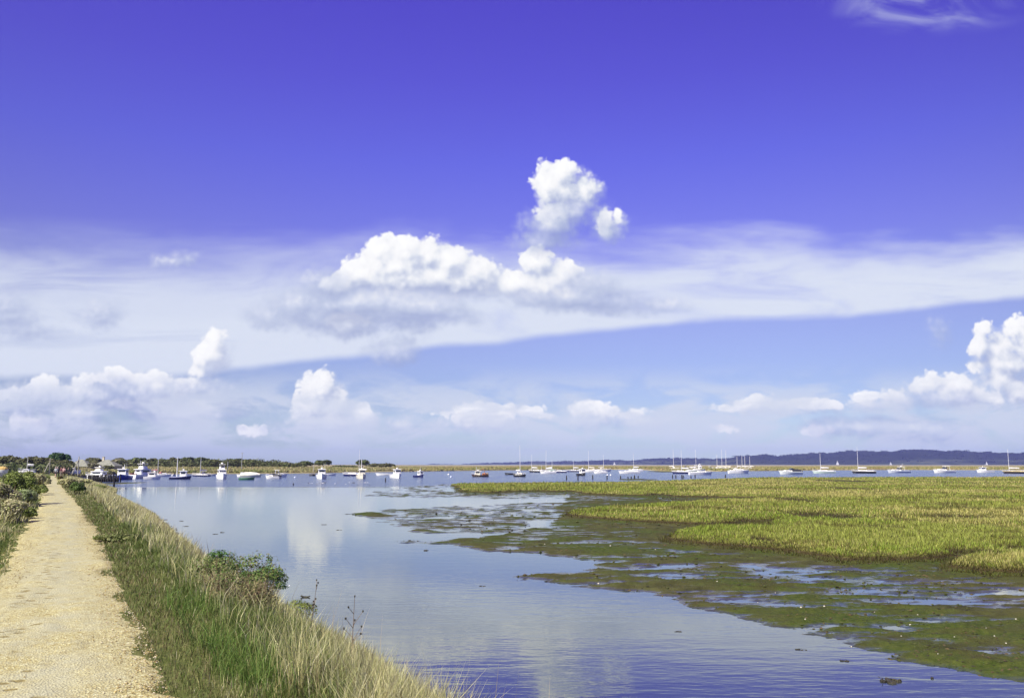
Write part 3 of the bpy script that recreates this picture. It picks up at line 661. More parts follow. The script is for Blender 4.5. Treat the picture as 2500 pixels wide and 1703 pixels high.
LUSHP = [px_st(600, 1650) + (.42,), px_st(440, 1492) + (.34,), px_st(520, 1575) + (.25,)]
def bank_grass():
    def region(nn, t0, t1, pw, s_lo, s_hi):
        q = RNG.random(nn); e = 1 - pw
        t = (t0 ** e + q * (t1 ** e - t0 ** e)) ** (1 / e)
        return t, s_lo + (s_hi - s_lo) * RNG.random(nn)
    # right-hand verge and bank; density falls with distance as the blades get too small to see
    for (nn, t0, t1) in ((240000, 3.0, 45, ), (90000, 28, 150)):
        t, q = region(nn, t0, t1, 1.45 if t0 < 5 else 1.25, 0, 1)
        if t0 < 5: t = t - 10.5
        rs = np.interp(t, RT, RS) + (fbm(t * 2.2, t * 0, 31, 4) - 0.5) * 0.42; fs = foot_s(t)
        s = rs - 0.05 + (fs + 0.02 - rs) * q ** 0.9
        u = (s - rs) / (fs - rs)
        pn = fbm(t * 0.55, s * 0.8, 91, 4); pn2 = fbm(t * 1.6, s * 1.9, 95, 3)
        strawp = sstep(0.20, 0.46, u + (pn - 0.5) * 1.1)
        strawp = np.maximum(strawp, 0.10 + 0.25 * sstep(15, 50, t))
        is_straw = RNG.random(nn) < strawp * 0.85
        h = np.where(is_straw, 0.24 + 0.26 * RNG.random(nn), 0.11 + 0.25 * RNG.random(nn) * sstep(0.05, 0.3, u))
        h *= 0.45 + 1.1 * pn2
        h *= 1 - sstep(0.30, 0.80, u) * np.interp(t, [0, 12, 30, 60], [0.82, 0.70, 0.50, 0.3])
        h = np.where(u < 0.16, 0.04 + 0.13 * RNG.random(nn) * (0.4 + u * 4), h)
        x, y = ST(t, s); z = bank_z(t, s) - 0.01
        Y = np.maximum(y, 3)
        w = np.maximum(0.005, Y * 0.00075) * (0.7 + 0.7 * RNG.random(nn))
        green = pick(GREEN, nn); oliv = pick(OLIVE, nn); straw = pick(STRAW, nn); brown = pick(BROWN, nn)
        gp = sstep(0.36, 0.56, 0.5 * pn + 0.5 * pn2 + 0.14 * sstep(0.02, 0.25, u) - 0.08 * sstep(25, 60, t))
        col = np.where((RNG.random(nn) < gp)[:, None], green, oliv)
        col = np.where(is_straw[:, None], straw, col)
        col = np.where((is_straw & (RNG.random(nn) < 0.08 + 0.3 * sstep(0.5, 0.7, fbm(t * 0.9, s * 0.9, 99, 3))))[:, None], brown, col)
        col = np.where(((u < 0.12) & (RNG.random(nn) < 0.22))[:, None], brown, col)
        for (qx, qy, qr) in LUSHP:
            gq = np.exp(-(((t - qx) / (qr * 1.6)) ** 2 + ((s - qy) / qr) ** 2)); on = (RNG.random(nn) < gq * 0.62) & (u > 0.08)
            h = np.where(on, 0.14 + 0.22 * RNG.random(nn), h); col = np.where(on[:, None], pick([(0.12, 0.21, 0.035), (0.16, 0.26, 0.05), (0.20, 0.29, 0.07), (0.09, 0.17, 0.03)], nn), col)
        lean = np.where(is_straw, 0.10 + 0.5 * RNG.random(nn), 0.2 + 0.7 * RNG.random(nn))
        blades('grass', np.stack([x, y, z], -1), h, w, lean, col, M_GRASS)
    # grass left of the path
    nn = 95000
    t, q = region(nn, 3, 160, 1.35, 0, 1); t = t - 10; ls = np.interp(t, LT, LS) - (fbm(t * 2.2, t * 0 + 9, 33, 4) - 0.5) * 0.4
    s = ls + 0.08 - (3 + np.maximum(t, 0) * 0.06) * q ** 1.2
    pn = fbm(t * 0.5, s * 0.7, 191, 4); x, y = ST(t, s)
    is_straw = RNG.random(nn) < sstep(0.40, 0.62, pn) * 0.8
    h = np.where(is_straw, 0.3 + 0.3 * RNG.random(nn), 0.08 + 0.25 * RNG.random(nn)) * np.clip(0.35 + (ls - s) * 1.2, 0.3, 1.3)
    col = np.where(is_straw[:, None], pick(STRAW, nn), np.where((RNG.random(nn) < 0.5)[:, None], pick(GREEN, nn), pick(OLIVE, nn)))
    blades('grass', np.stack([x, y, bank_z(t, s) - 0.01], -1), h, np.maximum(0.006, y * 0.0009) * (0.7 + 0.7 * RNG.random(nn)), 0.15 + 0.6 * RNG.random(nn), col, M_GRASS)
    # tall thin seed stalks along the water edge
    nn = 900; t = -6 + 52 * RNG.random(nn) ** 1.4; fs = foot_s(t); rs = np.interp(t, RT, RS)
    s = fs - 0.05 - (fs - rs) * 0.62 * RNG.random(nn) ** 1.3
    x, y = ST(t, s); h = (0.30 + 0.42 * RNG.random(nn) ** 2) * np.interp((s - rs) / (fs - rs), [.4, .75, 1], [1.2, 1, .75])
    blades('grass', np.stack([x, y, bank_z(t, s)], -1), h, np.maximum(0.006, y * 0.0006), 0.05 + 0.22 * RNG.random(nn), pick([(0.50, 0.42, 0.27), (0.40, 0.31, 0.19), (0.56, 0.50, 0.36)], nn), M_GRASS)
bank_grass()

def marsh_grass():
    n = 800000
    py = 1157 + (1420 - 1157) * RNG.random(n) ** 1.25; px = 1090 + 2000 * RNG.random(n)
    x, y = G(px, py, 0.33)
    sm, pool = marsh_h(x, y)
    keep = (sm > 0.12 + 0.25 * RNG.random(n)) & (RNG.random(n) > pool * 1.5)
    x, y, sm, pool = x[keep], y[keep], sm[keep], pool[keep]; n = len(x)
    z = 0.30 + (fbm(x * 0.3, y * 0.3, 50, 4) - 0.5) * 0.12 - pool * 0.26 - 0.03
    p1 = fbm(x * 0.12, y * 0.16, 301, 4); p2 = fbm(x * 0.6, y * 0.8, 305, 3); p3 = fbm(x * 1.9, y * 1.9, 309, 2)
    far = sstep(45, 110, y)
    h = (0.11 + 0.17 * RNG.random(n)) * (0.55 + 0.9 * p2) * (0.60 + 0.5 * sstep(0.2, 1.6, sm)) * (0.35 + 1.3 * p3)
    yel = pick([(0.32, 0.37, 0.066), (0.39, 0.43, 0.09), (0.28, 0.335, 0.056)], n); grn = pick([(0.24, 0.34, 0.036), (0.30, 0.39, 0.052), (0.20, 0.29, 0.030)], n)
    tan = pick([(0.50, 0.47, 0.14), (0.45, 0.41, 0.12), (0.56, 0.52, 0.19)], n); drk = pick([(0.14, 0.15, 0.03), (0.17, 0.15, 0.04)], n)
    r = RNG.random(n)
    gq = sstep(0.40, 0.62, p1 + 0.22 * sstep(5, 0.5, sm) - 0.05 * far)
    col = np.where((r < gq * 0.85)[:, None], grn, yel)
    col = np.where((RNG.random(n) < sstep(0.42, 0.57, fbm(x * 0.06, y * 0.12, 311, 3)) * 0.85 * (1 - 0.6 * gq) + 0.06)[:, None], tan, col)
    col = np.where((RNG.random(n) < 0.14 + 0.10 * (1 - far) + 0.7 * sstep(0.55, 0.70, fbm(x * 0.22, y * 0.5, 331, 4)))[:, None], drk, col)
    w = y * 0.00075 * (0.7 + 0.8 * RNG.random(n))
    near = y < 62
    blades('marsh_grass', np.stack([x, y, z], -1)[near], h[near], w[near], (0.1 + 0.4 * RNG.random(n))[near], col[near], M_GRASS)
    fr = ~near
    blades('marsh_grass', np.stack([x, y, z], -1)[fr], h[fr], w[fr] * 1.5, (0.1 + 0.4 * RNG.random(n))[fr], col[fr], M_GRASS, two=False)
marsh_grass()
# dark ragged growth along the muddy margin of the marsh
n = 320000; py = 1172 + (1420 - 1172) * RNG.random(n); px = 1090 + 2000 * RNG.random(n); x, y = G(px, py, 0.15)
sm, pool = marsh_h(x, y); e_ = fbm(x * 1.3, y * 1.3, 341, 3)
k_ = (((sm > -0.35) & (sm < 0.35 + 0.9 * e_)) | (RNG.random(n) < pool * 0.5)) & (y < 120); x, y, sm, e_ = x[k_], y[k_], sm[k_], e_[k_]; n = len(x)
z = np.where(sm > 0.1, 0.26, np.maximum(flat_height(x, y), 0)) - 0.02
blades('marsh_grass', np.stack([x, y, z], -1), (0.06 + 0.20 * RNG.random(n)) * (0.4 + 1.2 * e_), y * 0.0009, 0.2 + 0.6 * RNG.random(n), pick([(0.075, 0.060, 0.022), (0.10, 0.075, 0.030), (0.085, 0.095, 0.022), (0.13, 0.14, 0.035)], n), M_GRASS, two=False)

# small lumps of weed and mud lying over the flat
n = 17000; py = 1225 + 470 * RNG.random(n) ** 0.8; px = 850 + 1750 * RNG.random(n); x, y = G(px, py, 0.05); z = flat_height(x, y)
k_ = (z > -0.005) & (z < 0.16) & (fbm(x * 0.5, y * 0.9, 701, 4) > 0.44); x, y, z = x[k_], y[k_], z[k_]; n = len(x)
scatter_octa('mud_weed', np.stack([x, y, z - 0.005], -1), (0.014 + 0.05 * RNG.random(n) ** 3) * np.clip(y / 22, 0.8, 2.2), pick([(0.040, 0.050, 0.012), (0.060, 0.068, 0.016), (0.075, 0.055, 0.022), (0.028, 0.026, 0.012)], n), leafmat('mud_weed_mix', 0.7, 0.0), 'stuff', 0.42)

# stones and wrack along the foot of the bank
n = 1500; t = 1 + 60 * RNG.random(n) ** 1.7; s = foot_s(t) + RNG.normal(0.05, 0.16, n); x, y = ST(t, s)
scatter_octa('shore_stones', np.stack([x, y, np.maximum(bank_z(t, s), -0.02)], -1), 0.02 + 0.07 * RNG.random(n) ** 2, pick([(0.05, 0.045, 0.03), (0.09, 0.08, 0.05), (0.035, 0.035, 0.022)], n), leafmat('shore_stone_mix', 0.8, 0.0), 'stuff', 0.55)

# ------------------------------------------------------------------ crowns, shrubs and trees
def leaf_cloud(lobes, n, size, pal, var=0.25, shell=0.55, up=0.3):
    """leaf-sized quads through the volume of several lobes (x, y, z, rx, ry, rz)"""
    L = np.array(lobes, float); wgt = (L[:, 3] * L[:, 4] + L[:, 4] * L[:, 5] + L[:, 3] * L[:, 5]); wgt /= wgt.sum()
    k = RNG.choice(len(L), n, p=wgt)
    d = RNG.normal(size=(n, 3)); d /= np.linalg.norm(d, axis=1, keepdims=True); d[:, 2] = np.where(d[:, 2] < -0.5, -d[:, 2], d[:, 2])
    rad = shell + (1.04 - shell) * RNG.random(n) ** 0.6 + RNG.normal(0, 0.05, n)
    c = L[k, :3] + d * L[k, 3:6] * rad[:, None]
    nr = d + RNG.normal(0, 0.55, (n, 3)); nr[:, 2] += up; nr /= np.linalg.norm(nr, axis=1, keepdims=True)
    a = np.cross(nr, RNG.normal(size=(n, 3))); a /= np.linalg.norm(a, axis=1, keepdims=True); b = np.cross(nr, a)
    sz = size * (0.6 + 0.8 * RNG.random(n)); a *= sz[:, None]; b *= (sz * 0.6)[:, None]
    V = np.stack([c - a, c + b * 0.9, c + a, c - b], 1).reshape(-1, 3)
    Fc = (np.array([(0, 1, 2, 3)])[None] + (np.arange(n) * 4)[:, None, None]).reshape(-1, 4)
    lt = 1 + (RNG.random(len(L)) - 0.5) * 0.5
    col = pick(pal, n, var) * lt[k][:, None]
    return V, Fc, np.repeat(col, 4, 0)

def lobes_for(cx, cy, cz, rx, ry, rz, k, rnd):
    out = [(cx, cy, cz, rx * .78, ry * .78, rz * .80)]
    for i in range(k):
        a = rnd.uniform(0, 6.283); e = rnd.uniform(-0.25, 1.0)
        q = rnd.uniform(0.30, 0.46)
        out.append((cx + math.cos(a) * math.cos(e) * rx * .72, cy + math.sin(a) * math.cos(e) * ry * .72, cz + math.sin(e) * rz * .72, rx * q, ry * q, rz * q * 1.05))
    return out

TREEG = [(0.085, 0.115, 0.036), (0.11, 0.14, 0.046), (0.135, 0.16, 0.058), (0.09, 0.11, 0.042)]
TREEO = [(0.14, 0.145, 0.056), (0.17, 0.17, 0.075), (0.115, 0.125, 0.048)]
PINE = [(0.042, 0.090, 0.032), (0.058, 0.115, 0.040), (0.075, 0.14, 0.048)]
GREYG = [(0.21, 0.205, 0.12), (0.26, 0.245, 0.145), (0.16, 0.165, 0.09)]

def tree(name, px, ptop, wpx, Y, z0, pal, label, group=None, n=700, trunk=0.28, seed=0, skew=0.0, leaf=None):
    rnd = random.Random(seed + int(px)); x = xat(px, 1135, Y); zt = zat(ptop, Y); H = zt - z0; rx = wpx * pxscale(Y) / 2
    root = empty(name, (x, Y, z0), 0, label, 'tree', group)
    tr = MB(); th = H * trunk
    tr.tube((0, 0, -0.2), (0.1, 0, th), H * .045, H * .032, 7)
    for i in range(5):
        a = rnd.uniform(0, 6.28); tr.tube((0.1, 0, th * 0.9), (math.cos(a) * rx * .5, math.sin(a) * rx * .5, th + (H - th) * rnd.uniform(.3, .65)), H * .022, H * .008, 5)
    tr.build('trunk', M_BARK, root)
    cz = th * 0.55 + (H - th * 0.55) * 0.5; rz = (H - th * 0.55) * 0.5
    lb = lobes_for(0, 0, cz, rx, rx * .85, rz, 11, rnd)
    lb = [(q[0] + skew * (q[2] - cz), q[1], q[2], *q[3:]) for q in lb]
    V, Fc, C = leaf_cloud(lb, n, leaf or pxscale(Y) * 2.6, pal)
    np_mesh('crown', V, Fc, M_LEAF, root, cols=C)
    return root

def shrub(name, px, pbase, zb, h, w, pal, label, n=2500, leaf=0.03, stems=14, stemcol=None, cat='shrub', at=None, group=None, tall=None, depth=0.7, k=8, twig=0.012):
    rnd = random.Random(int(px * 7 + pbase)); x, y = (float(q) for q in G(px, pbase, zb)) if at is None else at
    root = empty(name, (x, y, zb), 0, label, cat, group)
    st = MB()
    for i in range(stems):
        a = rnd.uniform(0, 6.28); r = rnd.uniform(0.1, 0.48) * w; hh = h * rnd.uniform(0.6, 0.98)
        b = (rnd.uniform(-.15, .15) * w, rnd.uniform(-.15, .15) * w, -0.1); m = (b[0] + math.cos(a) * r * .5, b[1] + math.sin(a) * r * .5 * depth, hh * .55)
        e = (math.cos(a) * r, math.sin(a) * r * depth, hh)
        st.tube(b, m, twig, twig * .7, 5); st.tube(m, e, twig * .7, twig * .3, 4)
    st.build('stems', stemcol or M_BARK, root)
    lb = lobes_for(0, 0, h * .52, w * .5, w * .5 * depth, h * .48, k, rnd)
    for q in (tall or []): lb.append(q)
    V, Fc, C = leaf_cloud(lb, n, leaf, pal, 0.3, 0.45)
    V[:, 2] = np.maximum(V[:, 2], 0.0)
    np_mesh('foliage', V, Fc, M_LEAF, root, cols=C)
    return root
# ------------------------------------------------------------------ far shore
SHORE = [(-700, 1160), (-200, 1160), (60, 1161), (160, 1168), (205, 1165), (225, 1160), (300, 1157.5), (450, 1156.5), (600, 1156), (760, 1154.6), (860, 1152.6), (1000, 1150.6), (1200, 1147.6), (1320, 1146.6), (1480, 1145.4), (1560, 1145.8), (1600, 1148.4), (1680, 1149.6), (1760, 1150), (1850, 1149), (2000, 1147.4), (2200, 1146.2), (2500, 1147), (2900, 1147), (3400, 1146)]
sp = np.array(SHORE, float)
sx_ = np.arange(-700, 3400, 6.0); sy_ = np.interp(sx_, sp[:, 0], sp[:, 1])
SHX, SHY = G(sx_, sy_, 0.0); SHD = np.hypot(SHX, SHY)
OFF = np.array([-6, 0, 1.2, 3, 7, 14, 26, 45, 75, 120, 190, 300, 480, 800, 1300, 2000], float)
def shore_z(px, off, wx, wy):
    left = 1 - sstep(700, 1100, px)
    n = fbm(wx * 0.05, wy * 0.05, 401, 4) - 0.5
    za = np.interp(off, [-6, 0, 2, 8, 26, 60, 120, 400, 2000], [-.7, -.05, .35, .8, 1.35, 1.7, 1.9, 2.0, 2.0])
    zb = np.interp(off, [-6, 0, .8, 2.5, 8, 120, 2000], [-.7, -.05, .45, .62, .66, .80, .80])
    return left * za + (1 - left) * zb + n * np.where(off > 1, 0.35, 0.05)
PXg, OFg = np.meshgrid(sx_, OFF, indexing='ij')
k = (SHD[:, None] + OFg) / SHD[:, None]
FX, FY = SHX[:, None] * k, SHY[:, None] * k
FZ = shore_z(PXg, OFg, FX, FY)
tag(grid_mesh('far_shore', FX, FY, FZ, M_FARSOIL), kind='structure')
# low mud spits off the far marsh and by the jetty
def spit(name, px0, px1, py, ry, h, seed):
    x0, y0 = (float(q) for q in G(px0, py, 0)); x1, _ = (float(q) for q in G(px1, py, 0))
    ya = float(G(0, py - ry, 0)[1]); yb = float(G(0, py + ry, 0)[1])
    U, V = np.meshgrid(np.linspace(-1.05, 1.05, 90), np.linspace(-1.05, 1.05, 24))
    X = (x0 + x1) / 2 + U * (x1 - x0) / 2; Y = (ya + yb) / 2 + V * (ya - yb) / 2
    q = 1 - np.sqrt(U * U + V * V) + (fbm(U * 4, V * 3, seed, 4) - .5) * .7
    return tag(grid_mesh(name, X, Y, np.clip(q, -0.3, 0.6) * h - 0.02, M_MUD), kind='structure')
spit('mud_spit', 222, 328, 1180, 4.0, 0.15, 5)
spit('mud_spit', 1585, 1700, 1151.2, 1.6, 0.5, 8)
spit('mud_spit', 1500, 1620, 1170.5, 2.2, 0.25, 9)

# rough grass on the far shore
def shore_grass(n, p0, p1, o0, o1, pal, w, h, seed):
    px = p0 + (p1 - p0) * RNG.random(n); off = o0 + (o1 - o0) * RNG.random(n) ** 1.8
    bx = np.interp(px, sx_, SHX); by = np.interp(px, sx_, SHY); d = np.hypot(bx, by); kk = (d + off) / d
    x, y = bx * kk, by * kk; z = shore_z(px, off, x, y) - 0.05
    q = fbm(x * 0.05, y * 0.03, seed, 3)
    pal = np.array(pal); i = np.clip((q * 1.7 - 0.35 + (RNG.random(n) - .5) * 0.6) * len(pal), 0, len(pal) - 1).astype(int)
    c = pal[i] * (1 + (RNG.random((n, 1)) - .5) * .35)
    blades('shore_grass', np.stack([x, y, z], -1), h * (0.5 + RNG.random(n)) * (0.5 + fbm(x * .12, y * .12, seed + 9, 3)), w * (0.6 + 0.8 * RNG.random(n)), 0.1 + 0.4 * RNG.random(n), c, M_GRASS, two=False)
shore_grass(30000, -100, 1040, 2.5, 95, [(0.30, 0.33, 0.11), (0.44, 0.41, 0.19), (0.52, 0.47, 0.24), (0.38, 0.34, 0.15), (0.27, 0.30, 0.10)], 0.75, 0.8, 501)
shore_grass(42000, 960, 2700, 0.8, 420, [(0.23, 0.26, 0.07), (0.38, 0.37, 0.12), (0.46, 0.41, 0.16), (0.29, 0.30, 0.09), (0.42, 0.33, 0.14)], 1.0, 0.55, 505)

# ------------------------------------------------------------------ hills across the strait
HILL = [(1040, 1137), (1120, 1134.4), (1180, 1130.5), (1240, 1128.6), (1300, 1127.2), (1400, 1125.6), (1480, 1122.6), (1540, 1123.4), (1575, 1120.5), (1610, 1118), (1650, 1118.6), (1700, 1119.4), (1765, 1120.4), (1785, 1117), (1800, 1113.5), (1840, 1110.8), (1878, 1110), (1896, 1113.6), (1950, 1108.5), (2000, 1105.8), (2028, 1106.4), (2055, 1102.5), (2078, 1099.5), (2100, 1101), (2180, 1101.5), (2196, 1099.5), (2240, 1097.6), (2270, 1098.8), (2320, 1101), (2350, 1100.4), (2420, 1104), (2500, 1105), (2700, 1103), (3000, 1108), (3300, 1116)]
hp = np.array(HILL, float); hx = np.arange(1040, 3300, 1.6)
HD = np.interp(hx, [1040, 1500, 1800, 2500, 3300], [6400, 5600, 4600, 4300, 4300])
wood = (fbm(hx * 0.11, hx * 0, 601, 3) - .5) * 1.8 + (fbm(hx * 0.5, hx * 0 + 4, 603, 2) - .5) * 1.1
htop = np.array([zat(p, d) for p, d in zip(np.interp(hx, hp[:, 0], hp[:, 1]) + wood, HD)])
rowsD = np.array([-900, -850, -700, -520, -340, -170, 0, 250, 500])
prof = np.array([-.04, 0.02, 0.14, 0.36, 0.62, 0.85, 1.0, .8, -.05])
dxh, dyh, _ = ray(hx, HOR)
rr = (HD[:, None] + rowsD[None]); kx = dxh / dyh
HYg = rr; HXg = kx[:, None] * rr
HZ = np.maximum(htop, 1)[:, None] * prof[None] + (fbm(HXg * 0.02, HYg * 0.02, 611, 4) - .5) * 14 * (prof[None] > 0.1) * (rowsD[None] < 0)
m, nb, b, nt = new_mat('wooded_hill')
tc = nb.n('ShaderNodeTexCoord').outputs['Object']
sxh = nb.n('ShaderNodeSeparateXYZ'); nb.put(sxh.inputs[0], tc)
nn1 = nb.noise(nb.mapping(tc, (0.012, 0.012, 0.05)), 1.0, 5, 0.65); nn2 = nb.noise(nb.mapping(tc, (0.003, 0.003, 0.02)), 1.0, 3)
wd = nb.ramp(nn1, [(0.3, (0.008, 0.011, 0.008)), (0.55, (0.017, 0.022, 0.014)), (0.75, (0.032, 0.036, 0.022))])
fld = nb.ramp(nn1, [(0.3, (0.04, 0.06, 0.035)), (0.7, (0.085, 0.09, 0.055))])
ff = nb.m('MULTIPLY', nb.mr(sxh.outputs[2], 34, 14), nb.mr(nn2, 0.46, 0.60, 0.25, 0.95))
nb.put(b.inputs['Base Color'], nb.mix(ff, wd, fld)); b.inputs['Roughness'].default_value = 1.0; b.inputs['Specular IOR Level'].default_value = 0.0
tag(grid_mesh('hills', HXg, HYg, HZ, m), kind='structure')
# belts and clumps of trees standing on the ridge and slopes, read as one wood
lob = []
for i in range(520):
    j = int(RNG.integers(60, len(hx) - 100)); q = RNG.choice([1.0, 1.0, .86, .6, .4, .2]); off = np.interp(q, prof[:7], rowsD[:7])
    yy = HD[j] + off; r = RNG.uniform(9, 20)
    lob.append((kx[j] * yy, yy, max(htop[j], 1) * q - 2, r * 1.6, r, RNG.uniform(4, 8)))
V, Fc, C = leaf_cloud(lob, 14000, 4.5, [(0.009, 0.013, 0.009), (0.015, 0.020, 0.012), (0.022, 0.026, 0.016)])
tag(np_mesh('hill_wood', V, Fc, M_LEAF, cols=C), kind='stuff')

# ------------------------------------------------------------------ trees behind the harbour
GRP = 'trees in the belt behind the harbour'
TREES = [  # px, top, width, distance, palette, label
    (230, 1116, 46, 395, TREEO, 'olive round-topped tree rising behind the first hip-roofed bungalow'),
    (286, 1117.5, 44, 372, GREYG, 'greyish sparse tree beside the right end of the second bungalow'),
    (318, 1121, 26, 392, TREEG, 'small dark tree between the grey sparse tree and the flybridge trawler'),
    (340, 1115.5, 34, 380, TREEG, 'dark domed tree behind the twin aerials of the flybridge trawler'),
    (370, 1118.5, 30, 384, TREEO, 'mid-green flat-topped tree behind the square white workboat'),
    (398, 1119, 34, 392, TREEG, 'rounded green tree behind the small white yacht with red dodger'),
    (427, 1116.5, 34, 384, TREEO, 'tall olive tree behind the mast of the navy workboat'),
    (455, 1115, 42, 390, TREEG, 'broad dark tree right of the navy workboat wheelhouse'),
    (494, 1115.5, 46, 384, TREEG, 'widest crown of the belt, behind the mast of the navy sailing dinghy'),
    (520, 1121, 34, 396, TREEO, 'low olive tree just left of the white fly-tower boat'),
    (546, 1125, 34, 380, TREEO, 'lowest olive tree behind the white fly-tower boat'),
    (574, 1118, 44, 388, TREEG, 'dome-shaped dark tree behind the thin flagpole'),
    (612, 1121, 44, 384, TREEG, 'dark sloping tree above the cream canopied boat'),
    (645, 1126.5, 46, 386, TREEG, 'low spreading tree tapering down right of the cream canopied boat'),
]
for i, (px, tp, w_, Y, pal, lab) in enumerate(TREES):
    tree('broad_tree', px, tp, w_, Y, 1.7, pal, lab, GRP, 1100, seed=i * 5, trunk=.2)
tree('scrub_tree', 678, 1132, 46, 400, 1.7, TREEG, 'low scrubby tree at the tail of the belt, above twin white boats', GRP, 600, seed=3, trunk=.15)
tree('scrub_tree', 712, 1133, 40, 405, 1.7, TREEG, 'low flat scrub tree just left of the two lone round trees', GRP, 600, seed=4, trunk=.15)
tree('round_tree', 746, 1125, 38, 410, 1.7, TREEG, 'left one of two lone round dark trees, the flatter one', None, 900, seed=5, trunk=.2)
tree('round_tree', 790, 1122.5, 42, 410, 1.7, TREEG, 'right one of two lone round dark trees, mushroom shaped', None, 1000, seed=6, trunk=.26)
tree('round_tree', 884, 1121.5, 32, 420, 1.6, TREEG, 'dark tree standing right behind the cream boat with two masts near it', None, 800, seed=7, trunk=.2)
tree('scrub_tree', 838, 1136, 70, 425, 1.7, TREEG, 'long low scrub between the mushroom shaped tree and the dark tree', None, 500, seed=8, trunk=.1)
tree('scrub_tree', 932, 1131, 66, 430, 1.5, TREEO, 'low olive scrub mound right of the dark tree behind the cream boat', None, 700, seed=9, trunk=.1)
tree('pine_tree', 143, 1103.5, 52, 235, 1.7, PINE, 'tall dark pine with flat crown standing above the people on the path', None, 2400, seed=10, trunk=.30, skew=.25)
for i, (px, tp, w_, lab) in enumerate([(-30, 1112, 80, 'olive thorn tree at the very left edge of the wood'), (28, 1110.5, 66, 'tall olive thorn tree at the left, above the orange boat cover'), (72, 1111.5, 58, 'rounded thorn tree behind the white boat laid up ashore'),
                                       (106, 1113, 52, 'thorn tree just left of the pine and the braced pole'), (150, 1122, 56, 'lower thorn tree in front of the pine')]):
    tree('thorn_tree', px, tp, w_, 228 - 6 * (i == 4), 1.5, TREEO, lab, 'thorn trees left of the path', 2000, seed=20 + i, trunk=.12)
# dense scrub along the foot of both woods
lob = []
for i in range(230):
    px = RNG.uniform(270, 740); Y = RNG.uniform(368, 400); r = RNG.uniform(1.4, 3.1) * np.interp(px, [270, 640, 740], [1, 1, .6])
    lob.append((xat(px, 1135, Y), Y, 1.7 + r * .5, r * 1.5, r, r * .95))
for i in range(120):
    px = RNG.uniform(-80, 172); Y = RNG.uniform(196, 226); r = RNG.uniform(.8, 1.7)
    lob.append((xat(px, 1135, Y), Y, 1.6 + r * .5, r * 1.5, r, r))
V, Fc, C = leaf_cloud(lob, 22000, 0.46, TREEG + TREEO)
tag(np_mesh('scrub_thicket', V, Fc, M_LEAF, cols=C), kind='stuff')

# ------------------------------------------------------------------ bungalows with hipped roofs
M_ROOF = pmat('lichened_roof', (0.24, 0.245, 0.195), 0.9, 0.25, 1.4, 0.1, 0.4); M_RENDER = pmat('cream_render', (0.60, 0.55, 0.40), 0.85, 0.12, 1.0)
M_GLASS = pmat('dark_glass', (0.03, 0.04, 0.05), 0.12, 0.2, 1.0, 0.6); M_DARKT = pmat('dark_timber', (0.05, 0.045, 0.04), 0.8, 0.2, 3)
def bungalow(px0, px1, ridge_py, eave_py, Y, label, chim=None):
    x0, x1 = xat(px0, 1140, Y), xat(px1, 1140, Y); W = x1 - x0; D = W * .75; z0 = 1.4; ze = zat(eave_py, Y); zr = zat(ridge_py, Y)
    root = empty('bungalow', ((x0 + x1) / 2, Y, z0), 0, label, 'house', 'bungalows by the harbour')
    w, d = W * .46, D * .46
    MB().box((0, 0, (ze - z0) / 2), (2 * w, 2 * d, ze - z0)).build('wall', M_RENDER, root)
    e, g = W * .5, D * .5; a, bb = ze - z0 - .05, zr - z0
    rl = W * .07
    rf = MB().add([(-e, -g, a), (e, -g, a), (e, g, a), (-e, g, a), (-rl, 0, bb), (rl, 0, bb), (-e, -g, a - .18), (e, -g, a - .18), (e, g, a - .18), (-e, g, a - .18)],
             [(0, 1, 5, 4), (1, 2, 5), (2, 3, 4, 5), (3, 0, 4), (0, 6, 7, 1), (1, 7, 8, 2), (2, 8, 9, 3), (3, 9, 6, 0), (9, 8, 7, 6)]).build('roof', M_ROOF, root)
    if chim:
        cxm = (xat(chim, 1130, Y) - (x0 + x1) / 2)
        c = MB().box((cxm, 0.6, bb + .05), (.7, .6, 1.9)).box((cxm, .6, bb + 1.03), (.82, .72, .12)); c.build('chimney', M_RENDER, rf)
    for fx in (-.62, -.12, .42):
        win = MB().box((fx * w, -d - .02, (ze - z0) * .55), (w * .32, .05, (ze - z0) * .42)).build('window', M_RENDER, root)
        MB().box((fx * w, -d - .05, (ze - z0) * .55), (w * .27, .03, (ze - z0) * .34)).build('pane', M_GLASS, win)
    dr = MB().box((.74 * w, -d - .03, (ze - z0) * .40), (.9, .06, (ze - z0) * .78)).build('door', M_DARKT, root)
    MB().box((.74 * w + .32, -d - .075, (ze - z0) * .40), (.06, .03, .14)).build('handle', M_POLE, dr)
bungalow(170, 226, 1121, 1137, 290, 'grey hip-roofed bungalow right of the people, behind the leaning hoist pole')
bungalow(231, 291, 1121.5, 1136.5, 300, 'grey hip-roofed bungalow with cream chimney behind the moored white cruiser', 250)
tree('bare_tree', 231, 1128, 30, 278, 1.4, GREYG, 'grey twiggy tree in front of the gap between the two bungalows', None, 700, seed=41, trunk=.2)
tree('bush_tree', 262, 1135, 28, 282, 1.3, TREEO, 'dark green bush in front of the second bungalow', None, 500, seed=42, trunk=.1)

